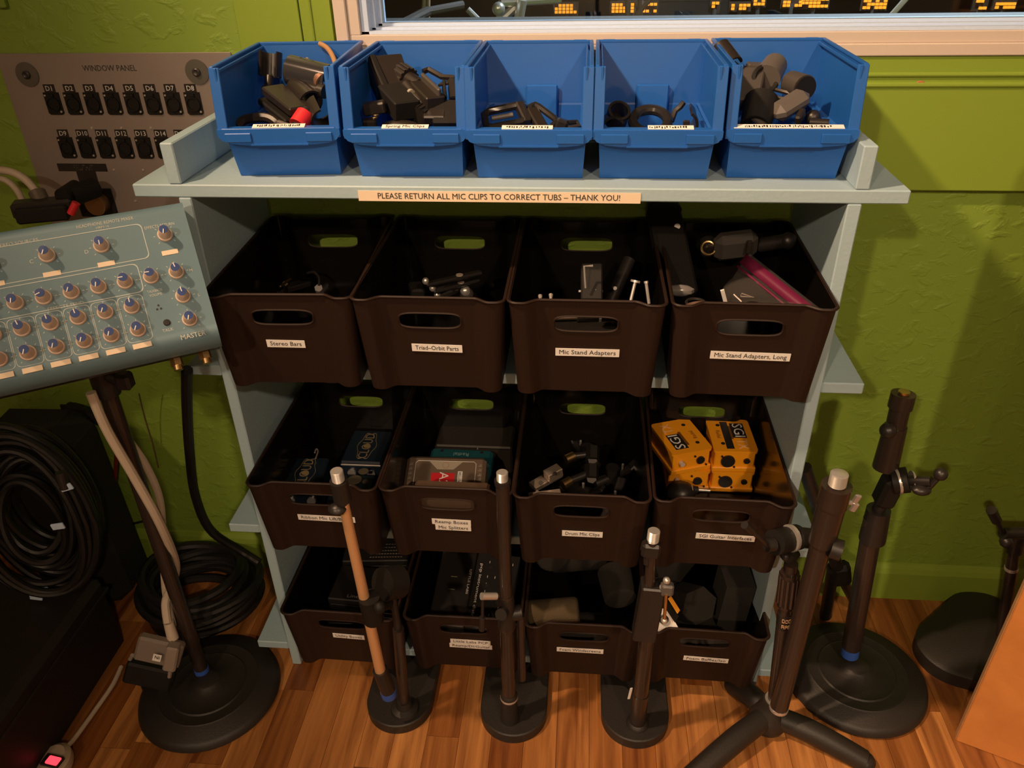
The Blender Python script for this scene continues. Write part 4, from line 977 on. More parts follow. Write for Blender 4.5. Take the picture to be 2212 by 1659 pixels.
item('mic_clip', 'black square-mouthed clip standing at the right of the second blue bin', 'mic clip', [('side', bar_box(pt(958, 182, .13), pt(962, 222, .115), .004, .030, .001), BLACKM), ('side_wall', bar_box(pt(976, 178, .125), pt(980, 222, .11), .010, .034), BRN), ('end', bar_box(pt(956, 180, .135), pt(980, 176, .13), .030, .004, .001), BLACKM)], G1)
item('spring_clip', 'brown wedge spring clip in the front right corner of the second blue bin', 'mic clip', [('jaw', bar_box(pt(945, 225, .10), pt(938, 262, .070), .030, .014), BRN), ('other_jaw', bar_box(pt(968, 222, .10), pt(962, 272, .065), .034, .014), BLACKM)], G1)
sp = MB(); A_ = pt(800, 272, .068); B_ = pt(812, 246, .075)
hp = []
for k in range(60):
    t = k/59; c_ = A_.lerp(B_, t); hp.append(c_+V3(.0042*math.cos(t*2*PI*5), 0, 0)+V3(0, .0042*math.sin(t*2*PI*5), 0))
sp.tube(hp, .0011, 5)
item('spring_clip', 'small brown clip with a bare brass spring at the left of the second blue bin', 'mic clip', [('upper_jaw', MB().box(pt(809, 233, .078), (.030, .016, .015), R3(.1, -.12, .1), bev=.002), BRN), ('lower_jaw', MB().box(pt(799, 268, .064), (.018, .014, .013), R3(.1, 0, .1), bev=.002), BRN), ('spring', sp, BRASS)], G1)
item('mic_clip', 'flat dark clip lying on the floor of the second blue bin', 'mic clip', [('body', MB().sphere(pt(865, 272, .072), .022, 14, (1.2, .5, .35)), BRN)], G1)
# --- bin 3
def loop_clip(lab, c4, r, extra):
    pth = []
    for i in range(4):
        a_, b_ = Vector(c4[i]), Vector(c4[(i+1) % 4]); pth += [a_.lerp(b_, .14), a_.lerp(b_, .5), a_.lerp(b_, .86)]
    return item('frame_clip', lab, 'mic clip', [('frame', MB().tube(pth, r, 8, True), GLB)]+extra, G1)
loop_clip('black frame-shaped clip leaning left in the third blue bin', (pt(1045, 243, .085), pt(1127, 226, .095), pt(1138, 262, .07), pt(1052, 278, .06)), .0052, [('jaw', bar_box(pt(1120, 224, .098), pt(1140, 265, .07), .012, .012), BRN), ('slide', MB().cyl(pt(1062, 256, .075), pt(1108, 248, .08), .0032, n=8), GREY)])
loop_clip('black frame-shaped clip leaning right in the third blue bin', (pt(1142, 232, .100), pt(1158, 226, .105), pt(1206, 262, .08), pt(1182, 282, .06)), .0046, [('jaw', bar_box(pt(1148, 238, .095), pt(1172, 280, .06), .016, .012), BRN), ('end_block', MB().box(pt(1212, 272, .07), (.016, .014, .018), R3(0, .3, 0), bev=.003), GLB)])
item('mic_clip', 'small brown open clip at the right front of the third blue bin', 'mic clip', [('loop', MB().tube([pt(1224, 265, .075), pt(1246, 264, .08), pt(1251, 272, .072), pt(1228, 276, .065)], .0034, 6, True), BRN), ('tab', MB().box(pt(1238, 281, .06), (.016, .008, .006), bev=.001), BRN)], G1)
# --- bin 4
item('mic_ring', 'short black tube ring tilted in the fourth blue bin', 'mic clip', [('ring', MB().ctube(pt(1338, 238, .085), pt(1330, 262, .10), .0150, .0150, .0035, .02), GLB)], G1)
item('mic_ring', 'black flat ring with an oval hole lying in the fourth blue bin', 'mic clip', [('ring', MB().ring(pt(1405, 262, .080), .0195, .0068, R3(.42, 0, 0), 28, 10, (1.15, 1.25)), GLB)], G1)
item('mic_clip', 'black half-round clip at the left front of the fourth blue bin', 'mic clip', [('arc', MB().ctube(pt(1325, 278, .075), pt(1322, 268, .095), .0160, .0160, .0035, 2.6, 1.6), GLB)], G1)
item('mic_clip', 'black two-pronged clip at the right of the fourth blue bin', 'mic clip', [('saddle', MB().ctube(pt(1476, 272, .075), pt(1472, 250, .11), .0195, .0195, .0035, 2.5, -1.5), GLB), ('prong', MB().tube([pt(1450, 262, .10), pt(1458, 240, .11), pt(1470, 230, .11), pt(1477, 220, .11)], .0040, 6), BLACK), ('stub', MB().box(pt(1482, 272, .062), (.008, .006, .014), bev=.001), BRN)], G1)
# --- bin 5
split_clip('dark clip with a bright steel band resting on the rim of the fifth blue bin', pt(1556, 100, .20), pt(1582, 142, .175), .0125, .0150, 2.0, BRN, (pt(1582, 140, .175), pt(1596, 152, .17)), .9)
item('mic_clip', 'grey wedge-shaped clip leaning at the left of the fifth blue bin', 'mic clip', [('jaw', bar_box(pt(1622, 158, .170), pt(1606, 228, .120), .038, .022), GRC), ('bridge', bar_box(pt(1612, 150, .175), pt(1650, 152, .175), .020, .018), GRC)], G1)
item('mic_clip', 'smooth grey tube clip with a black mouth in the fifth blue bin', 'mic clip', [('tube', MB().cyl(pt(1674, 140, .19), pt(1655, 170, .155), .0165, .0190, n=22), mat('mid_grey_clip', (.105, .092, .084), .45)), ('mouth', MB().ring(pt(1653, 172, .150), .0165, .0035, R3(1.1, 0, .3)), BLACKM)], G1)
item('mic_clip', 'black short cylinder clip at the right back of the fifth blue bin', 'mic clip', [('tube', MB().cyl(pt(1708, 178, .155), pt(1738, 190, .125), .0150, .0165, n=20), GRC), ('bore', MB().cyl(pt(1738, 190, .125), pt(1741, 191, .122), .0150, n=20), BLACKM)], G1)
wr = MB()
for k in range(3):
    o_ = V3(0, -.014*k, -.007*k); wr.tube([pt(1634, 210, .14)+o_, pt(1668, 192, .15)+o_, pt(1716, 204, .13)+o_], .0030, 6)
item('mic_clip', 'stack of thin bent dark strips in the middle of the fifth blue bin', 'mic clip', [('strips', wr, BRN)], G1)
item('mic_clip', 'long smooth grey wedge clip on top of the fifth blue bin', 'mic clip', [('shell', bar_box(pt(1670, 250, .085), pt(1742, 205, .110), .030, .024, .009), mat('mid_grey_clip', (0, 0, 0))), ('hinge', bar_box(pt(1722, 262, .07), pt(1735, 240, .085), .008, .012, .002), BRN)], G1)
split_clip('black cup-shaped clip at the front of the fifth blue bin', pt(1630, 275, .075), pt(1645, 220, .115), .0190, .0225, 2.6, BLACKM, None, .3)
item('mic_clip', 'small grey lever at the front of the fifth blue bin', 'mic clip', [('lever', MB().cyl(pt(1628, 252, .080), pt(1652, 274, .065), .0055, .0045, n=12), GRC)], G1)
item('mic_clip', 'black rod clip lying at the right front of the fifth blue bin', 'mic clip', [('rod', MB().cyl(pt(1748, 264, .085), pt(1790, 266, .08), .0052, n=12), BLACK), ('knob', MB().sphere(pt(1756, 254, .10), .010, 12), BLACK), ('strip', MB().box(pt(1770, 274, .072), (.035, .006, .003), bev=.0008), GRC)], G1)

# ------------------------------------------------------------------ contents of the upper row of brown bins
F2, F3, F4 = Z2+.004, Z3+.004, Z4+.004
G2 = 'stand hardware in the upper row of bins'
def on_floor(mb, z):      # drop a shape so that it rests on a bin floor
    lo = min(v.z for v in mb.v)
    for v in mb.v: v.z += z-lo
    return mb
item('stereo_bar', 'black stereo bar with a brass T-shaped screw in the Stereo Bars bin', 'stereo bar', [('bar', bar_box(px_z(560, 640, .71), px_z(700, 600, .71), .022, .010), BLACK), ('screw_post', MB().cyl(px_z(618, 628, .712), px_z(616, 612, .735), .0042, n=10), BRASS), ('screw_wing', bar_box(px_z(604, 620, .737), px_z(628, 602, .737), .004, .004, .001), BRASS)], G2)
item('stereo_bar', 'black stereo bar with a chrome thread stack at the right of the Stereo Bars bin', 'stereo bar', [('bar', bar_box(px_z(680, 645, .70), px_z(745, 575, .70), .022, .010), BLACK), ('thread', ribbed(MB(), px_z(692, 634, .71), px_z(688, 622, .728), .0062, 6), CHROME), ('hoop', MB().tube(smooth_path([px_z(664, 590, .74), px_z(678, 588, .745), px_z(689, 600, .74), px_z(689, 618, .73)]), .0022, 8), BLACK)], G2)
item('stereo_bar', 'plain black stereo bar lying across the Stereo Bars bin', 'stereo bar', [('bar', bar_box(V3(-.37, .17, .69), V3(-.24, .13, .69), .022, .012), BLACK), ('clamp', MB().cyl(V3(-.36, .165, .68), V3(-.36, .165, .712), .012, n=14), BLACKM)], G2)
k = 0
for lab, A_, B_, zz in (('upper flat black jointed bar in the second upper bin', (920, 615), (1040, 588), .775), ('middle flat black jointed bar in the second upper bin', (935, 630), (1035, 604), .755), ('lower flat black jointed bar in the second upper bin', (945, 645), (1010, 618), .735)):
    a_, b_ = px_z(*A_, zz), px_z(*B_, zz); ps_ = [('bar', bar_box(a_, b_, .012, .006), BLACK), ('ball', MB().sphere(a_+V3(0, 0, .006), .0055, 10), CHROME), ('pad', MB().cyl(a_.lerp(b_, .6)+V3(0, 0, .003), a_.lerp(b_, .6)+V3(0, 0, .0042), .0055, n=14), mat('tan_dot', (.45, .36, .30), .5))]
    item('jointed_bar', lab, 'stand part', ps_, G2); k += 1
item('ball_joint', 'chrome and brown ball joint in the second upper bin', 'stand part', [('ball', MB().sphere(px_z(1005, 628, .74), .0085, 14), CHROME), ('cup', MB().cyl(px_z(1008, 636, .735), px_z(1018, 650, .715), .0110, .0130, n=16), BRN)], G2)
item('stand_part', 'black block part at the left of the second upper bin', 'stand part', [('block', MB().box(px_z(900, 630, .745), (.022, .03, .022), R3(.1, .1, .4), bev=.003), BLACKM)], G2)
item('stand_part', 'long black tube part lying at the bottom of the second upper bin', 'stand part', [('tube', MB().cyl(V3(-.16, -.02, F2+.012), V3(-.05, .16, F2+.012), .011, n=14), BLACK), ('ring', MB().cyl(V3(-.108, .065, F2+.012), V3(-.104, .072, F2+.012), .0125, n=14), CHROME)], G2)
# mic stand adapters: clamp with spring and bent rod, chrome pins
sp = MB(); A_ = pt(1266, 628, .03); B_ = pt(1288, 628, .03); hp = []
for k in range(70):
    t = k/69; hp.append(A_.lerp(B_, t)+V3(0, .0055*math.cos(t*2*PI*7), .0055*math.sin(t*2*PI*7)))
sp.tube(hp, .0010, 5)
item('spring_clamp', 'black spring clamp with a bent chrome rod in the Mic Stand Adapters bin', 'clamp', [('jaw', bar_box(pt(1278, 570, .055), pt(1278, 650, .02), .030, .012), BLACKM), ('rod', MB().tube([pt(1281, 574, .02), pt(1262, 575, .02), pt(1265, 622, .015)], .0016, 6), CHROME), ('spring', sp, CHROME), ('axle', MB().cyl(pt(1250, 629, .03), pt(1302, 629, .03), .0018, n=8), CHROME)], G2)
for lab, A_, B_ in (('tall chrome thumb screw at the right of the Mic Stand Adapters bin', (1372, 610), (1362, 652)), ('short chrome pin in the right corner of the Mic Stand Adapters bin', (1396, 612), (1402, 656)), ('thin chrome pin at the left of the Mic Stand Adapters bin', (1190, 640), (1190, 655)), ('small chrome pin near the left wall of the Mic Stand Adapters bin', (1167, 642), (1167, 655))):
    a_, b_ = pt(*A_, .0), pt(*B_, -.01); item('chrome_pin', lab, 'pin', [('shank', MB().cyl(a_, b_, .0022, n=8), CHROME), ('head', MB().cyl(a_, a_+(a_-b_).normalized()*.003, .0065 if 'thumb' in lab else .003, n=14), CHROME)], G2)
item('thread_adapter', 'black and steel adapter seen through the handle of the Mic Stand Adapters bin', 'adapter', [('body', MB().cyl(V3(.095, -.015, .778), V3(.145, -.008, .778), .0095, n=16), BLACK), ('ring', MB().cyl(V3(.125, -.0112, .778), V3(.128, -.011, .778), .0102, n=16), CHROME), ('tip', MB().cyl(V3(.066, -.019, .778), V3(.095, -.015, .778), .0050, n=14), mat('pale_steel', (.62, .5, .42), .4, .5))], G2)
item('stand_adapter', 'black heap of adapters filling the bottom of the Mic Stand Adapters bin', 'adapter', [('body', MB().box((.107, .03, F2+.030), (.12, .08, .050), R3(.05, .04, .2), bev=.012), BLACKM)], G2)
item('stand_adapter', 'dark angled adapter at the back right of the Mic Stand Adapters bin', 'adapter', [('arm', MB().cyl(V3(.135, .12, F2+.03), V3(.175, .19, F2+.10), .010, n=14), BLACK), ('knob', MB().sphere(V3(.135, .12, F2+.045), .014, 12), BLACK), ('screw', MB().cyl(V3(.15, .135, F2+.075), V3(.152, .128, F2+.078), .003, n=8), CHROME)], G2)
# long adapters: plastic bag with magenta zip, tall clamp
def sheet(name, rows, mt, parent=None):
    mb = MB(); n_ = len(rows[0]); vs = [p for r_ in rows for p in r_]
    mb.add(vs, [(i*n_+j, i*n_+j+1, (i+1)*n_+j+1, (i+1)*n_+j) for i in range(len(rows)-1) for j in range(n_-1)], True); return mb
BAGM = mat('clear_plastic_bag', (.22, .20, .19), .15, alpha=.10)
a0, a1, b0, b1 = pt(1620, 548, .085), pt(1768, 664, -.035), pt(1560, 625, .06), pt(1580, 690, -.02)
rows = []
for i in range(9):
    t = i/8; l_ = a0.lerp(b0, t); r_ = a1.lerp(b1, t); rows.append([l_.lerp(r_, j/10)+V3(0, 0, .004*math.sin(j*1.3+i)*math.sin(t*PI)) for j in range(11)])
bag = thing('zip_bag', 'clear plastic zip bag with a magenta closure in the Adapters, Long bin', 'plastic bag', tuple(b1), G2)
bb_ = part(bag, 'film', sheet('film', rows, BAGM), BAGM); sm = bb_.modifiers.new('film', 'SOLIDIFY'); sm.thickness = .0004
dz = (b0-a0).normalized(); nz = V3(-.003, -.003, .004)
for nm, s0, s1 in (('zip_band', .004, .020), ('zip_ridge', .0235, .0265)):
    rows2 = [[(a0+dz*q).lerp(a1+dz*q*1.0, j/6)+nz for j in range(7)] for q in (s0, s1)]
    o = part(bag, nm, sheet(nm, rows2, MAGENTA), MAGENTA); sm = o.modifiers.new('thick', 'SOLIDIFY'); sm.thickness = .001
part(bag, 'paper_slip', MB().box(pt(1565, 645, -.015), (.005, .002, .030), R3(.2, -.35, 0)), LABEL)
item('bent_wire', 'bent pale wire triangle inside the zip bag', 'wire', [('wire', MB().tube([pt(1585, 636, .0), pt(1602, 652, -.01)], .0012, 6).tube([pt(1600, 640, .0), pt(1628, 642, -.005), pt(1602, 634, .0), pt(1600, 640, .0)], .0010, 6), GREYM)])
item('long_clamp', 'tall black clamp standing above the rim of the Adapters, Long bin', 'clamp', [('post', bar_box(pt(1432, 455, .205), pt(1470, 640, .075), .050, .026, .005), BLACKM), ('head', MB().box(pt(1433, 458, .21), (.052, .03, .035), R3(0, .1, 0), bev=.007), BLACK), ('screw', MB().cyl(pt(1463, 491, .17), pt(1463, 489, .165), .0045, n=12), CHROME), ('pin', MB().cyl(pt(1440, 521, .155), pt(1448, 519, .155), .003, n=8), CHROME)], G2)
item('stand_adapter', 'brass-collared black knob in the Adapters, Long bin', 'adapter', [('knob', MB().cyl(pt(1528, 520, .19), pt(1532, 545, .17), .012, n=16), BLACK), ('collar', MB().ring(pt(1530, 536, .165), .0105, .0022, R3(.9, .2, 0)), BRASS)], G2)
item('stand_adapter', 'dark grey pouch-like clamp at the back of the Adapters, Long bin', 'adapter', [('body', MB().box(pt(1588, 530, .17), (.065, .03, .045), R3(.2, -.1, .1), bev=.010), mat('dark_grey_cloth', (.035, .030, .026), .8)), ('tab', MB().box(pt(1618, 534, .15), (.008, .006, .020), bev=.001), BRN)], G2)
item('stand_adapter', 'black angled clamp arm at the right of the Adapters, Long bin', 'adapter', [('arm', MB().cyl(pt(1640, 530, .19), pt(1700, 520, .17), .011, n=14), BLACK), ('end', MB().sphere(pt(1702, 520, .17), .013, 12), BLACK)], G2)
item('stand_adapter', 'cork-brown round adapter at the front left of the Adapters, Long bin', 'adapter', [('plug', MB().cyl(pt(1502, 655, -.01), pt(1504, 668, -.015), .013, n=18), mat('cork_brown', (.09, .045, .025), .7)), ('ring', MB().ring(pt(1503, 654, -.008), .0125, .002), BLACK)], G2)
item('clear_tape', 'small crumpled clear wrapper in the Adapters, Long bin', 'wrapper', [('film', on_floor(MB().sphere(pt(1470, 605, .05), .018, 10, (1.2, .5, .5)), .78), mat('milky_film', (.16, .15, .15), .2))], G2)
# ------------------------------------------------------------------ middle row
GB = 'navy boxes in the Ribbon Mic Lift/Boost bin'
LOGO = mat('tan_print', (.24, .18, .09), .5)
def top_text(s_, size, c_, ang, m_, parent, fit=None, name='lettering'):
    return text(s_, size, Matrix.Translation(Vector(c_)-Vector(parent['_w'] if '_w' in parent else parent.location)) @ Matrix.Rotation(ang, 4, 'Z'), m_, parent, name, fit=fit)
def cloud_box(lab, c_, size, rz, tilt=0.0):
    t = thing('booster_box', lab, 'audio box', (c_[0], c_[1], c_[2]-size[2]/2), GB); t.rotation_euler = (tilt, 0, rz)
    h = size[2]; MB().box((0, 0, h/2), size, bev=.003).build('case', NAVY, t)
    pts = []
    for i in range(40):
        a_ = 2*PI*i/40; rr = 1+.10*math.cos(a_*6); pts.append((.016*rr*math.cos(a_), .040*rr*math.sin(a_), h+.0004))
    MB().tube(pts, .0006, 4, True).build('logo_outline', LOGO, t)
    text('CLOUD', .025, Matrix.Translation((0, 0, h+.0003)) @ Matrix.Rotation(PI/2, 4, 'Z'), LOGO, t, fit=.076)
    MB().cyl((0, 0, h), (0, 0, h+.0003), .0065, n=20).build('logo_disc', LOGO, t)
    MB().box((0, -size[1]/2-.0008, h*.86), (size[0]*.96, .0016, .003), bev=.0005).build('trim_strip', CHROME, t)
    for sx in (-1, 1): MB().cyl((sx*.018, -size[1]/2, h*.5), (sx*.018, -size[1]/2-.004, h*.5), .0075, n=16).build('jack', CHROME, t)
    return t
cloud_box('navy box with a tan cloud logo at the back right of the Ribbon Mic bin', (-.285, .168, F3+.0265), (.076, .100, .046), 0.0)
cloud_box('navy box with a tan cloud logo near the front left of the Ribbon Mic bin', (-.372, .075, F3+.030), (.066, .090, .050), R(4))
t = thing('booster_box', 'small navy box with two round tan discs at the front of the Ribbon Mic bin', 'audio box', (-.285, .052, F3), GB)
part(t, 'case', MB().box((-.285, .052, F3+.022), (.070, .080, .042), bev=.003), NAVY)
for u, v, rr in ((766, 1036, .0125), (785, 1018, .009), (790, 1040, .006)):
    p_ = px_z(u, v, F3+.0435); part(t, 'disc', MB().cyl((p_.x, p_.y, F3+.043), (p_.x, p_.y, F3+.0437), rr, n=22), mat('tan_disc', (.12, .10, .065), .5))
item('wire_loop', 'small bent pale wire beside the navy boxes', 'wire', [('wire', MB().tube(smooth_path([px_z(682, 990, F3+.06), px_z(687, 975, F3+.06), px_z(683, 970, F3+.06), px_z(680, 978, F3+.06)]), .0014, 6), GREYM)])
# splitter, teal box, dark box
GR = 'boxes in the Reamp Boxes bin'
t = thing('splitter_box', 'brown-grey splitter box with a red print standing in the Reamp Boxes bin', 'audio box', (-.122, .098, F3+.001), GR); t.rotation_euler = (R(24), 0, R(1))
SPB = mat('taupe_enamel', (.16, .115, .085), .4)
MB().box((0, .0, .054), (.138, .066, .054), bev=.006).build('case', SPB, t)
fr_ = MB(); zt_ = .0812
pts = [(-.052, -.025), (-.052, .018), (-.048, .022), (.048, .022), (.052, .018), (.052, -.025)]
fr_.tube([(x, y, zt_) for x, y in pts], .0006, 4); fr_.build('printed_frame', LABEL, t)
MB().prism([(-.030, .0225), (.030, .0225), (.014, .006), (-.014, .006)], zt_-.0002, zt_+.0002).build('cream_panel', mat('cream_enamel', (.42, .36, .28), .5), t)
MB().ring((0, .014, zt_+.0003), .0055, .0004).build('crosshair', mat('pink_print', (.45, .2, .16), .5), t)
MB().box((-.003, -.012, zt_), (.040, .022, .0005)).build('red_patch', RED, t)
text('A2', .022, Matrix.Translation((-.002, -.012, zt_+.0004)) @ Matrix.Rotation(-PI/2, 4, 'Z'), LABEL, t)
o = MB().box((.026, -.010, zt_), (.008, .026, .0005)).build('white_patch', LABEL, t); text('SPLITTER', .0062, Matrix.Translation((.026, -.010, zt_+.0004)) @ Matrix.Rotation(PI/2, 4, 'Z'), INK, o, fit=.023)
for x in (-.060, .059):
    mk = MB()
    for i in range(5): mk.box((x, -.022+.009*i, zt_), (.006, .0012, .0003)); mk.box((x+.001, -.0195+.009*i, zt_), (.004, .0010, .0003))
    mk.build('fine_print', mat('pale_fine_print', (.35, .30, .25), .6), t)
t = thing('reamp_box', 'teal box standing behind the brown-grey splitter box', 'audio box', (-.104, .134, F3), GR); t.rotation_euler = (R(4), 0, R(-1))
MB().box((0, 0, .032), (.112, .044, .062), bev=.005).build('case', TEALB, t)
text('Radial', .012, Matrix.Translation((.0, .005, .0632)) @ Matrix.Rotation(PI, 4, 'Z'), mat('pale_teal_print', (.20, .32, .33), .5), t)
for x in (-.036, .036): MB().cyl((x, .012, .0625), (x, .012, .0635), .003, n=10).build('screw', BLACK, t)
t = item('reamp_box', 'plain dark box at the back of the Reamp Boxes bin', 'audio box', [('case', MB().box((-.086, .198, F3+.031), (.142, .074, .060), bev=.004), mat('dark_brown_enamel', (.028, .024, .018), .4)), ('seam', MB().box((-.086, .1608, F3+.058), (.14, .0012, .002)), BLACK), ('rivet', MB().cyl((-.078, .1608, F3+.058), (-.078, .1592, F3+.058), .0012, n=8), CHROME)], GR)
item('reamp_box', 'brown box pressed against the front handle of the Reamp Boxes bin', 'audio box', [('case', MB().box((-.095, -.022, F3+.060), (.12, .035, .11), bev=.004), mat('brown_cardboard', (.060, .036, .022), .6))], GR)
# drum clips
GD = 'clips in the Drum Mic Clips bin'
PST = mat('pale_nickel', (.50, .42, .36), .32, .8)
item('drum_clip', 'pale nickel bracket with a hole at the left of the Drum Mic Clips bin', 'mic clip', [('bracket', bar_box(px_z(1150, 1052, .452), px_z(1208, 1020, .457), .020, .009, .001), PST), ('upper_plate', bar_box(px_z(1180, 1030, .470), px_z(1210, 1014, .474), .018, .016, .001), PST), ('hole', MB().cyl(px_z(1168, 1043, .460), px_z(1168, 1042.5, .4612), .0036, n=12), BLACK), ('hole', MB().cyl(px_z(1199, 1024, .482), px_z(1199, 1023, .4832), .0036, n=12), BLACK)], GD)
item('drum_clip', 'pale folded nickel plate at the front left of the Drum Mic Clips bin', 'mic clip', [('plate', bar_box(px_z(1142, 1075, .455), px_z(1212, 1066, .458), .022, .003, .0008), PST), ('fold', bar_box(px_z(1145, 1085, .44), px_z(1165, 1062, .455), .012, .003, .0008), PST)], GD)
for lab, A_, B_, C_ in (('upper drum clip with a brass collar in the Drum Mic Clips bin', (1222, 993), (1240, 985), (1280, 980)), ('lower drum clip with a brass fork in the Drum Mic Clips bin', (1215, 1048), (1232, 1038), (1278, 1020))):
    a_, b_, c_ = px_z(*A_, .43), px_z(*B_, .432), px_z(*C_, .437)
    item('drum_clip', lab, 'mic clip', [('collar', MB().cyl(a_, b_, .0085, n=16), BRASS), ('arm', MB().cyl(b_, c_, .0062, n=12), BLACK), ('hex_knob', MB().cyl(c_+V3(0, -.012, -.004), c_+V3(0, .008, .008), .012, n=6, smooth=False), BLACKM), ('knob_face', MB().cyl(c_+V3(0, -.012, -.004), c_+V3(0, -.0135, -.0035), .0085, n=6, smooth=False), GREY)], GD)
rr = random.Random(12)
for lab, x, y, an in (('black jointed clip at the right of the Drum Mic Clips bin', .165, .13, .5), ('black jointed clip at the back of the Drum Mic Clips bin', .120, .19, 2.2), ('black jointed clip at the front right of the Drum Mic Clips bin', .160, .045, 1.2), ('black jointed clip in the middle of the Drum Mic Clips bin', .095, .09, -.4)):
    c_ = V3(x, y, F3+.030); d = V3(math.cos(an), math.sin(an), .15)*.034
    item('drum_clip', lab, 'mic clip', [('arm', MB().cyl(c_-d, c_+d, .0085, n=12), BLACK), ('joint', MB().cyl(c_-V3(0, 0, .026), c_+V3(0, 0, .020), .013, n=14), BLACKM), ('claw', bar_box(c_+d, c_+d*1.7+V3(0, 0, .014), .016, .007), BLACK), ('pin', MB().cyl(c_+d*.6+V3(0, 0, .008), c_+d*.6+V3(0, -.004, .020), .0022, n=8), CHROME)], GD)
# orange interface boxes
GS = 'orange boxes in the guitar interface bin'
def sgi(lab, c_, rz, flip, knob_left, z):
    t = thing('interface_box', lab, 'audio box', (c_[0], c_[1], z), GS); t.rotation_euler = (0, 0, rz)
    Wd, Ld, Ht = .075, .098, .0455
    MB().box((0, 0, .006), (Wd, Ld, .010), bev=.0015).build('base_plate', ORANGE, t)
    MB().box((0, .001, .0245), (Wd-.006, Ld-.004, .034), bev=.002).build('core', ORANGE, t)
    poly = []
    for cx, cy, a0 in ((1, 1, 0), (-1, 1, PI/2), (-1, -1, PI), (1, -1, 1.5*PI)):
        for k in range(5): a_ = a0+PI/2*k/4; poly.append((cx*(Wd/2-.007)+.007*math.cos(a_), cy*(Ld/2-.007)+.007*math.sin(a_)))
    MB().prism(poly, Ht-.005, Ht).build('top_plate', ORANGE, t)
    T_ = Ht+.0002; s_ = -1 if flip else 1; Rz = Matrix.Rotation(-PI/2 if flip else PI/2, 4, 'Z')
    xo = -.014*s_ if not flip else .014
    o = MB().box((xo, -.014*s_, T_), (.024, .044, .0004)).build('black_patch', BLACK, t)
    text('SGI', .0255, Matrix.Translation((xo, -.014*s_, T_+.0003)) @ Rz, LABEL, o, fit=.040)
    text('TX', .0255, Matrix.Translation((xo, .027*s_, T_)) @ Rz, mat('pale_orange_print', (.85, .52, .28), .5), t, fit=.028)
    sm_ = MB().box((xo+.0145*(1 if not flip else -1), -.008*s_, T_), (.005, .040, .0003)); sm_.build('fine_print', mat('brown_print', (.16, .06, .01), .5), t)
    text('Radial', .0100, Matrix.Translation((-xo*1.6, -.002*s_, T_)) @ Rz, mat('brown_print', (0, 0, 0)), t)
    for y_ in (-.026, .030): MB().cyl((-xo*1.35, y_, T_-.001), (-xo*1.35, y_, T_+.0005), .0036, n=14).build('screw', BLACK, t)
    if flip: MB().box((-.008, .0, T_), (.013, .082, .0004)).build('black_patch', BLACK, t)
    fy = -(Ld/2-.001)
    kx, jx = (-.020, .016) if knob_left else (.020, -.012)
    MB().cyl((jx, fy+.001, .024), (jx, fy-.002, .024), .0120 if not knob_left else .0075, n=24).build('jack', BLACK, t)
    MB().cyl((kx, fy+.001, .025), (kx, fy-.006 if knob_left else fy-.002, .025), .0045 if knob_left else .0052, n=16).build('knob', KNOBG if knob_left else BLACK, t)
    for dx, dz_ in ((-.011, .010), (.012, -.012)): MB().cyl((jx+dx, fy+.001, .024+dz_), (jx+dx, fy-.0012, .024+dz_), .0018, n=10).build('screw', BLACK, t)
    return t
sgi('lower right orange interface box under another in the guitar interface bin', (.3755, .183), 0.0, True, False, F3)
sgi('upper right orange interface box with a long black stripe in the guitar interface bin', (.3725, .182), R(2.0), True, False, F3+.0458)
sgi('lower left orange interface box under another in the guitar interface bin', (.2985, .182), R(1), True, True, F3)
sgi('upper left orange interface box set askew in the guitar interface bin', (.2840, .174), R(20), False, True, F3+.0458)
item('power_plug', 'black power adapter plug in front of the orange boxes', 'plug', [('body', MB().sphere(px_z(1470, 1065, F3+.03), .026, 16, (1, .9, .8)), BLACK), ('neck', MB().cyl(px_z(1478, 1058, F3+.035), px_z(1508, 1058, F3+.035), .0105, .006, n=14), BLACK), ('tip', MB().cyl(px_z(1508, 1058, F3+.035), px_z(1534, 1060, F3+.035), .0028, n=10), CHROME), ('ring', MB().ring(px_z(1494, 1060, F3+.035), .0095, .0014, R3(0, PI/2, 0)), CHROME)])
# ------------------------------------------------------------------ lowest row
GU = 'black boxes in the lowest bins'
GPR = mat('grey_lettering', (.22, .19, .16), .6)
for i, (lab, x, y, zz, rz) in enumerate((('black utility box with slanted Line Level lettering in the Utility Boxes bin', -.285, .060, F4+.052, R(-3)), ('black utility box underneath in the Utility Boxes bin', -.300, .065, F4, R(2)), ('black utility box with close rows of print at the back of the Utility Boxes bin', -.290, .165, F4+.052, R(5)))):
    t = thing('utility_box', lab, 'audio box', (x, y, zz), GU); t.rotation_euler = (0, 0, rz)
    MB().box((0, 0, .025), (.130, .088, .050), bev=.002).build('case', BLACKM, t)
    if i == 0:
        text('Line Level Box', .0105, Matrix.Translation((.010, -.034, .0503)), GPR, t, fit=.080); text('BURTZ', .006, Matrix.Translation((.018, -.022, .0503)), GPR, t)
    if i == 2:
        mk = MB(); q_ = random.Random(1)
        for r_ in range(5):
            for k in range(12): mk.box((-.01+.0055*k, -.034+.009*r_, .0502), (.0035, .0016, .0003))
        mk.build('fine_print', GPR, t)
    for k in range(3): MB().box((0, -.0442, .012+.012*k), (.12, .001, .0012)).build('groove', GREY, t)
t = thing('reamp_unit', 'black unit with vertical pcp instrument distro lettering in the lowest row', 'audio box', (-.045, .115, F4), GU); t.rotation_euler = (R(26), 0, R(-6))
MB().box((0, 0, .070), (.085, .150, .045), bev=.002).build('case', BLACKM, t)
text('pcp instrument distro', .008, Matrix.Translation((-.030, -.004, .0929)) @ Matrix.Rotation(-PI/2, 4, 'Z'), LABEL, t, fit=.11)
mk = MB(); q_ = random.Random(6)
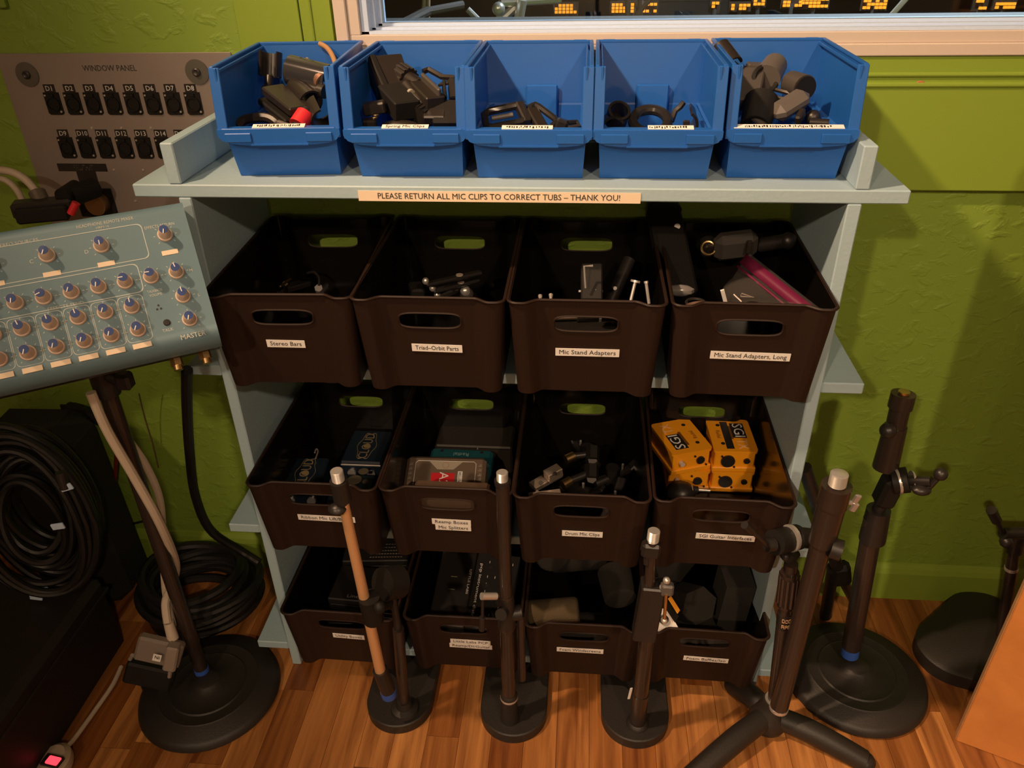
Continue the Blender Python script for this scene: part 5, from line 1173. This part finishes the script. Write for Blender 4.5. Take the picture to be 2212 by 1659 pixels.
for x in (-.016, .0, .014, .030):
    for k in range(9):
        if q_.random() < .65: mk.box((x+q_.uniform(-.001, .001), -.06+.0145*k, .0929), (.0012, .0045, .0003))
mk.build('fine_print', WINK, t)
for x, y in ((-.012, .045), (.016, .042), (-.012, .010), (.016, .008), (.002, -.018), (.024, -.020)): MB().cyl((x, y, .0925), (x, y, .0945), .0042, n=14).build('jack', BLACK, t)
t = thing('reamp_unit', 'black flat unit with two pale slots in the lowest row', 'audio box', (-.125, .112, F4), GU); t.rotation_euler = (R(20), 0, R(-4))
MB().box((0, 0, .0575), (.070, .155, .055), bev=.002).build('case', BLACK, t)
for y in (.022, -.004): MB().box((-.002, y, .0852), (.012, .0012, .0004)).build('slot', mat('olive_slot', (.30, .30, .15), .5), t)
text('LITTLE LABS', .006, Matrix.Translation((.028, .015, .0852)) @ Matrix.Rotation(-PI/2, 4, 'Z'), WINK, t, fit=.05)
item('probe', 'black probe with a steel tip seen through the handle of the lowest bin', 'probe', [('barrel', MB().cyl(V3(-.115, -.020, F4+.105), V3(-.045, -.018, F4+.105), .0055, n=12), BLACK), ('tip', MB().cyl(V3(-.115, -.020, F4+.105), V3(-.130, -.0205, F4+.105), .0028, n=10), CHROME)])
# foam
GF = 'foam pieces in the lowest bins'
def foam_cyl(lab, a_, b_, r1, r2, m_=FOAM):
    a_, b_ = Vector(a_), Vector(b_); d = (b_-a_); n_ = 8
    return item('foam_windscreen', lab, 'foam', [('foam', MB().tube([a_+d*t for t in (0, .02, .06, .5, .94, .98, 1)], [r1*.8, r1*.93, r1, (r1+r2)/2, r2, r2*.93, r2*.8], 20), m_)], GF)
foam_cyl('olive foam windscreen lying at the front of the Foam Windscreens bin', px_z(1142, 1328, F4+.105), px_z(1250, 1318, F4+.118), .026, .024, FOAMO)
foam_cyl('black foam windscreen with a rounded end at the right of the Foam Windscreens bin', (.190, .055, F4+.098), (.178, .120, F4+.11), .030, .032)
foam_cyl('black foam windscreen lying at the back of the Foam Windscreens bin', (.055, .175, F4+.085), (.165, .190, F4+.09), .034, .034)
foam_cyl('black foam windscreen at the bottom of the Foam Windscreens bin', (.06, .03, F4+.036), (.17, .035, F4+.036), .034, .034)
foam_cyl('round black foam windscreen at the back left of the Foam Windscreens bin', (.052, .190, F4+.10), (.060, .130, F4+.130), .030, .033)
def foam_block(lab, poly, c_, h, rot):
    mb = MB().prism(poly, -h/2, h/2, Matrix.Translation(c_) @ rot.to_matrix().to_4x4()); return item('foam_block', lab, 'foam', [('foam', mb, FOAM)], GF)
hx = [(.040*math.cos(PI/3*k+.2), .034*math.sin(PI/3*k+.2)) for k in range(6)]
foam_block('charcoal faceted foam block in the middle of the Foam Baffles bin', hx, (.315, .060, F4+.095), .06, Euler((1.0, .2, .5)))
foam_block('charcoal square foam block at the right of the Foam Baffles bin', [(-.026, -.03), (.026, -.03), (.026, .03), (-.026, .03)], (.392, .075, F4+.100), .12, Euler((.05, .05, .1)))
foam_block('charcoal foam slab at the bottom of the Foam Baffles bin', [(-.07, -.05), (.06, -.05), (.06, .06), (-.07, .06)], (.325, .05, F4+.030), .05, Euler((0, 0, .1)))
foam_block('charcoal foam block at the back of the Foam Baffles bin', hx, (.300, .175, F4+.090), .07, Euler((.4, .1, 1.2)))
item('card_tag', 'white and black card tag with a round hole in the Foam Baffles bin', 'tag', [('card', MB().prism([(-.020, -.010), (-.012, .020), (.006, .012), (.024, -.018), (.002, -.016), (-.012, -.026)], 0, .0012, Matrix.Translation(pt(1437, 1335, -.035)) @ R3(1.15, 0, 0).to_4x4()), LABEL), ('dark_strip', bar_box(pt(1440, 1305, -.03), pt(1462, 1338, -.04), .016, .0015, .0004), BLACKM), ('amber_strip', bar_box(pt(1446, 1290, -.025), pt(1466, 1322, -.035), .009, .0018, .0004), mat('amber_card', (.75, .32, .02), .5)), ('eyelet', MB().ring(pt(1434, 1338, -.040), .0065, .0018, R3(1.15, 0, 0)), BLACK)])

# ------------------------------------------------------------------ beyond the glass
AMB = mat('amber_lit_cell', (.8, .3, .02), .5, emit=((1.0, .30, .015), 1.15))  # glowing cells that stand in for orange reflections in the window glass
q_ = random.Random(11)
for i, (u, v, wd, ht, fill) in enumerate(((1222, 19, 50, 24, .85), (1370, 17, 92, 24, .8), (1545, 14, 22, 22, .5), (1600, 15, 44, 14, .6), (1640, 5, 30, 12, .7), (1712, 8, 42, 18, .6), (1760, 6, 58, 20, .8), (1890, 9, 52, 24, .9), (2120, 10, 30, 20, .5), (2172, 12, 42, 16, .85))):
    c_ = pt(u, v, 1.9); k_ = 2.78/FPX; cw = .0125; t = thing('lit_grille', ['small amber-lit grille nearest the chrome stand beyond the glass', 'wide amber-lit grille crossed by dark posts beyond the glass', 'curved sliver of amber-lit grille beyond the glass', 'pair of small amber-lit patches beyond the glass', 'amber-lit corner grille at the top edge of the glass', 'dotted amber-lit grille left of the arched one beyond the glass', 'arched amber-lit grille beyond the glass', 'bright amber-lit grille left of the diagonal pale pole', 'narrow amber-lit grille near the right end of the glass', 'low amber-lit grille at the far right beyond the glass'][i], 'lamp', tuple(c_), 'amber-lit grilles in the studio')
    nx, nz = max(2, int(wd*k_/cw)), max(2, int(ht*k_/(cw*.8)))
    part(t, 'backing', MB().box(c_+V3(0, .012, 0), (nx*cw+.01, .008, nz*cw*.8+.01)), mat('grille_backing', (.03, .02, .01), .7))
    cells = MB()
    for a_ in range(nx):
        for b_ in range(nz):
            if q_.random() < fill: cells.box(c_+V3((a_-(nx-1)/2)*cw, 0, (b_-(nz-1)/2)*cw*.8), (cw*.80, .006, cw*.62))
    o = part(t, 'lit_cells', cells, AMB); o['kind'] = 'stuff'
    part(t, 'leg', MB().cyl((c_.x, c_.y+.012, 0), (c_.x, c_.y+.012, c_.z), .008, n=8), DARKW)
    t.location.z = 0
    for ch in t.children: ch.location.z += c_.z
def studio_stand(lab, segs, m_):
    t = thing('studio_stand', lab, 'stand', (segs[0][0].x, segs[0][0].y, 0), 'stands in the studio')
    for i, (a_, b_, r_) in enumerate(segs): part(t, 'tube', MB().cyl(a_, b_, r_, n=10), m_)
    lo = min((min(a_.z, b_.z), a_ if a_.z < b_.z else b_) for a_, b_, _ in segs)[1] if False else segs[0][0]
    for k in range(3):
        an = 2*PI*k/3+.4; part(t, 'leg', MB().cyl((lo.x, lo.y, .18), (lo.x+.22*math.cos(an), lo.y+.22*math.sin(an), .008), .008, n=8), m_)
    part(t, 'post', MB().cyl((lo.x, lo.y, .16), (lo.x, lo.y, lo.z), .010, n=10), m_)
    return t
studio_stand('chrome cymbal stand with slanting arms beyond the glass', [(pt(1062, 62, .75), pt(1140, -10, .78), .010), (pt(1118, 60, .75), pt(1128, 0, .75), .010), (pt(1060, 70, .74), pt(1010, 20, .74), .006), (pt(1080, 4, .75), pt(1210, -4, .80), .010)], CHROME)
studio_stand('thin tan posts beyond the left end of the glass', [(pt(915, 48, .9), pt(918, -40, .9), .005), (pt(925, 48, .9), pt(926, -40, .9), .004)], mat('tan_post', (.40, .30, .20), .5))
studio_stand('pale diagonal pole near the right end of the glass', [(pt(1914, 46, .6), pt(1990, -40, .6), .005)], mat('pale_pole', (.6, .58, .52), .4))
studio_stand('two dark posts standing before the wide amber grille', [(pt(1356, 48, .9), pt(1356, -40, .9), .006), (pt(1382, 48, .9), pt(1386, -40, .9), .006), (pt(1370, 38, .9), pt(1410, -10, .9), .006)], mat('dim_post', (.12, .09, .08), .4))
studio_stand('grey slanting boom lying low beyond the left end of the glass', [(pt(860, 58, .7), pt(925, 24, .75), .010), (pt(925, 24, .75), pt(1000, 10, .8), .008)], GREY)
item('chrome_ball', 'shiny chrome ball beside the cymbal stand beyond the glass', 'stand part', [('ball', MB().sphere(pt(1077, 19, .72), .013, 16), CHROME), ('rod', MB().cyl(pt(1077, 19, .72), V3(pt(1077, 19, .72).x, .72, 0), .005, n=8), CHROME)])
for lab, x, y, sx, sz in (('dark upholstered case standing beyond the left part of the glass', -.30, 1.6, .35, .9), ('dark equipment rack standing beyond the middle of the glass', .45, 2.9, .5, .95), ('dark amplifier cabinet standing beyond the right part of the glass', 1.55, 2.6, .6, .85)):
    item('studio_case', lab, 'case', [('body', MB().box((x, y, sz/2), (sx, .3, sz), bev=.01), mat('studio_case_grey', (.05, .05, .055), .6)), ('top_strip', MB().box((x, y-.152, sz-.04), (sx*.9, .004, .02)), GREY)])
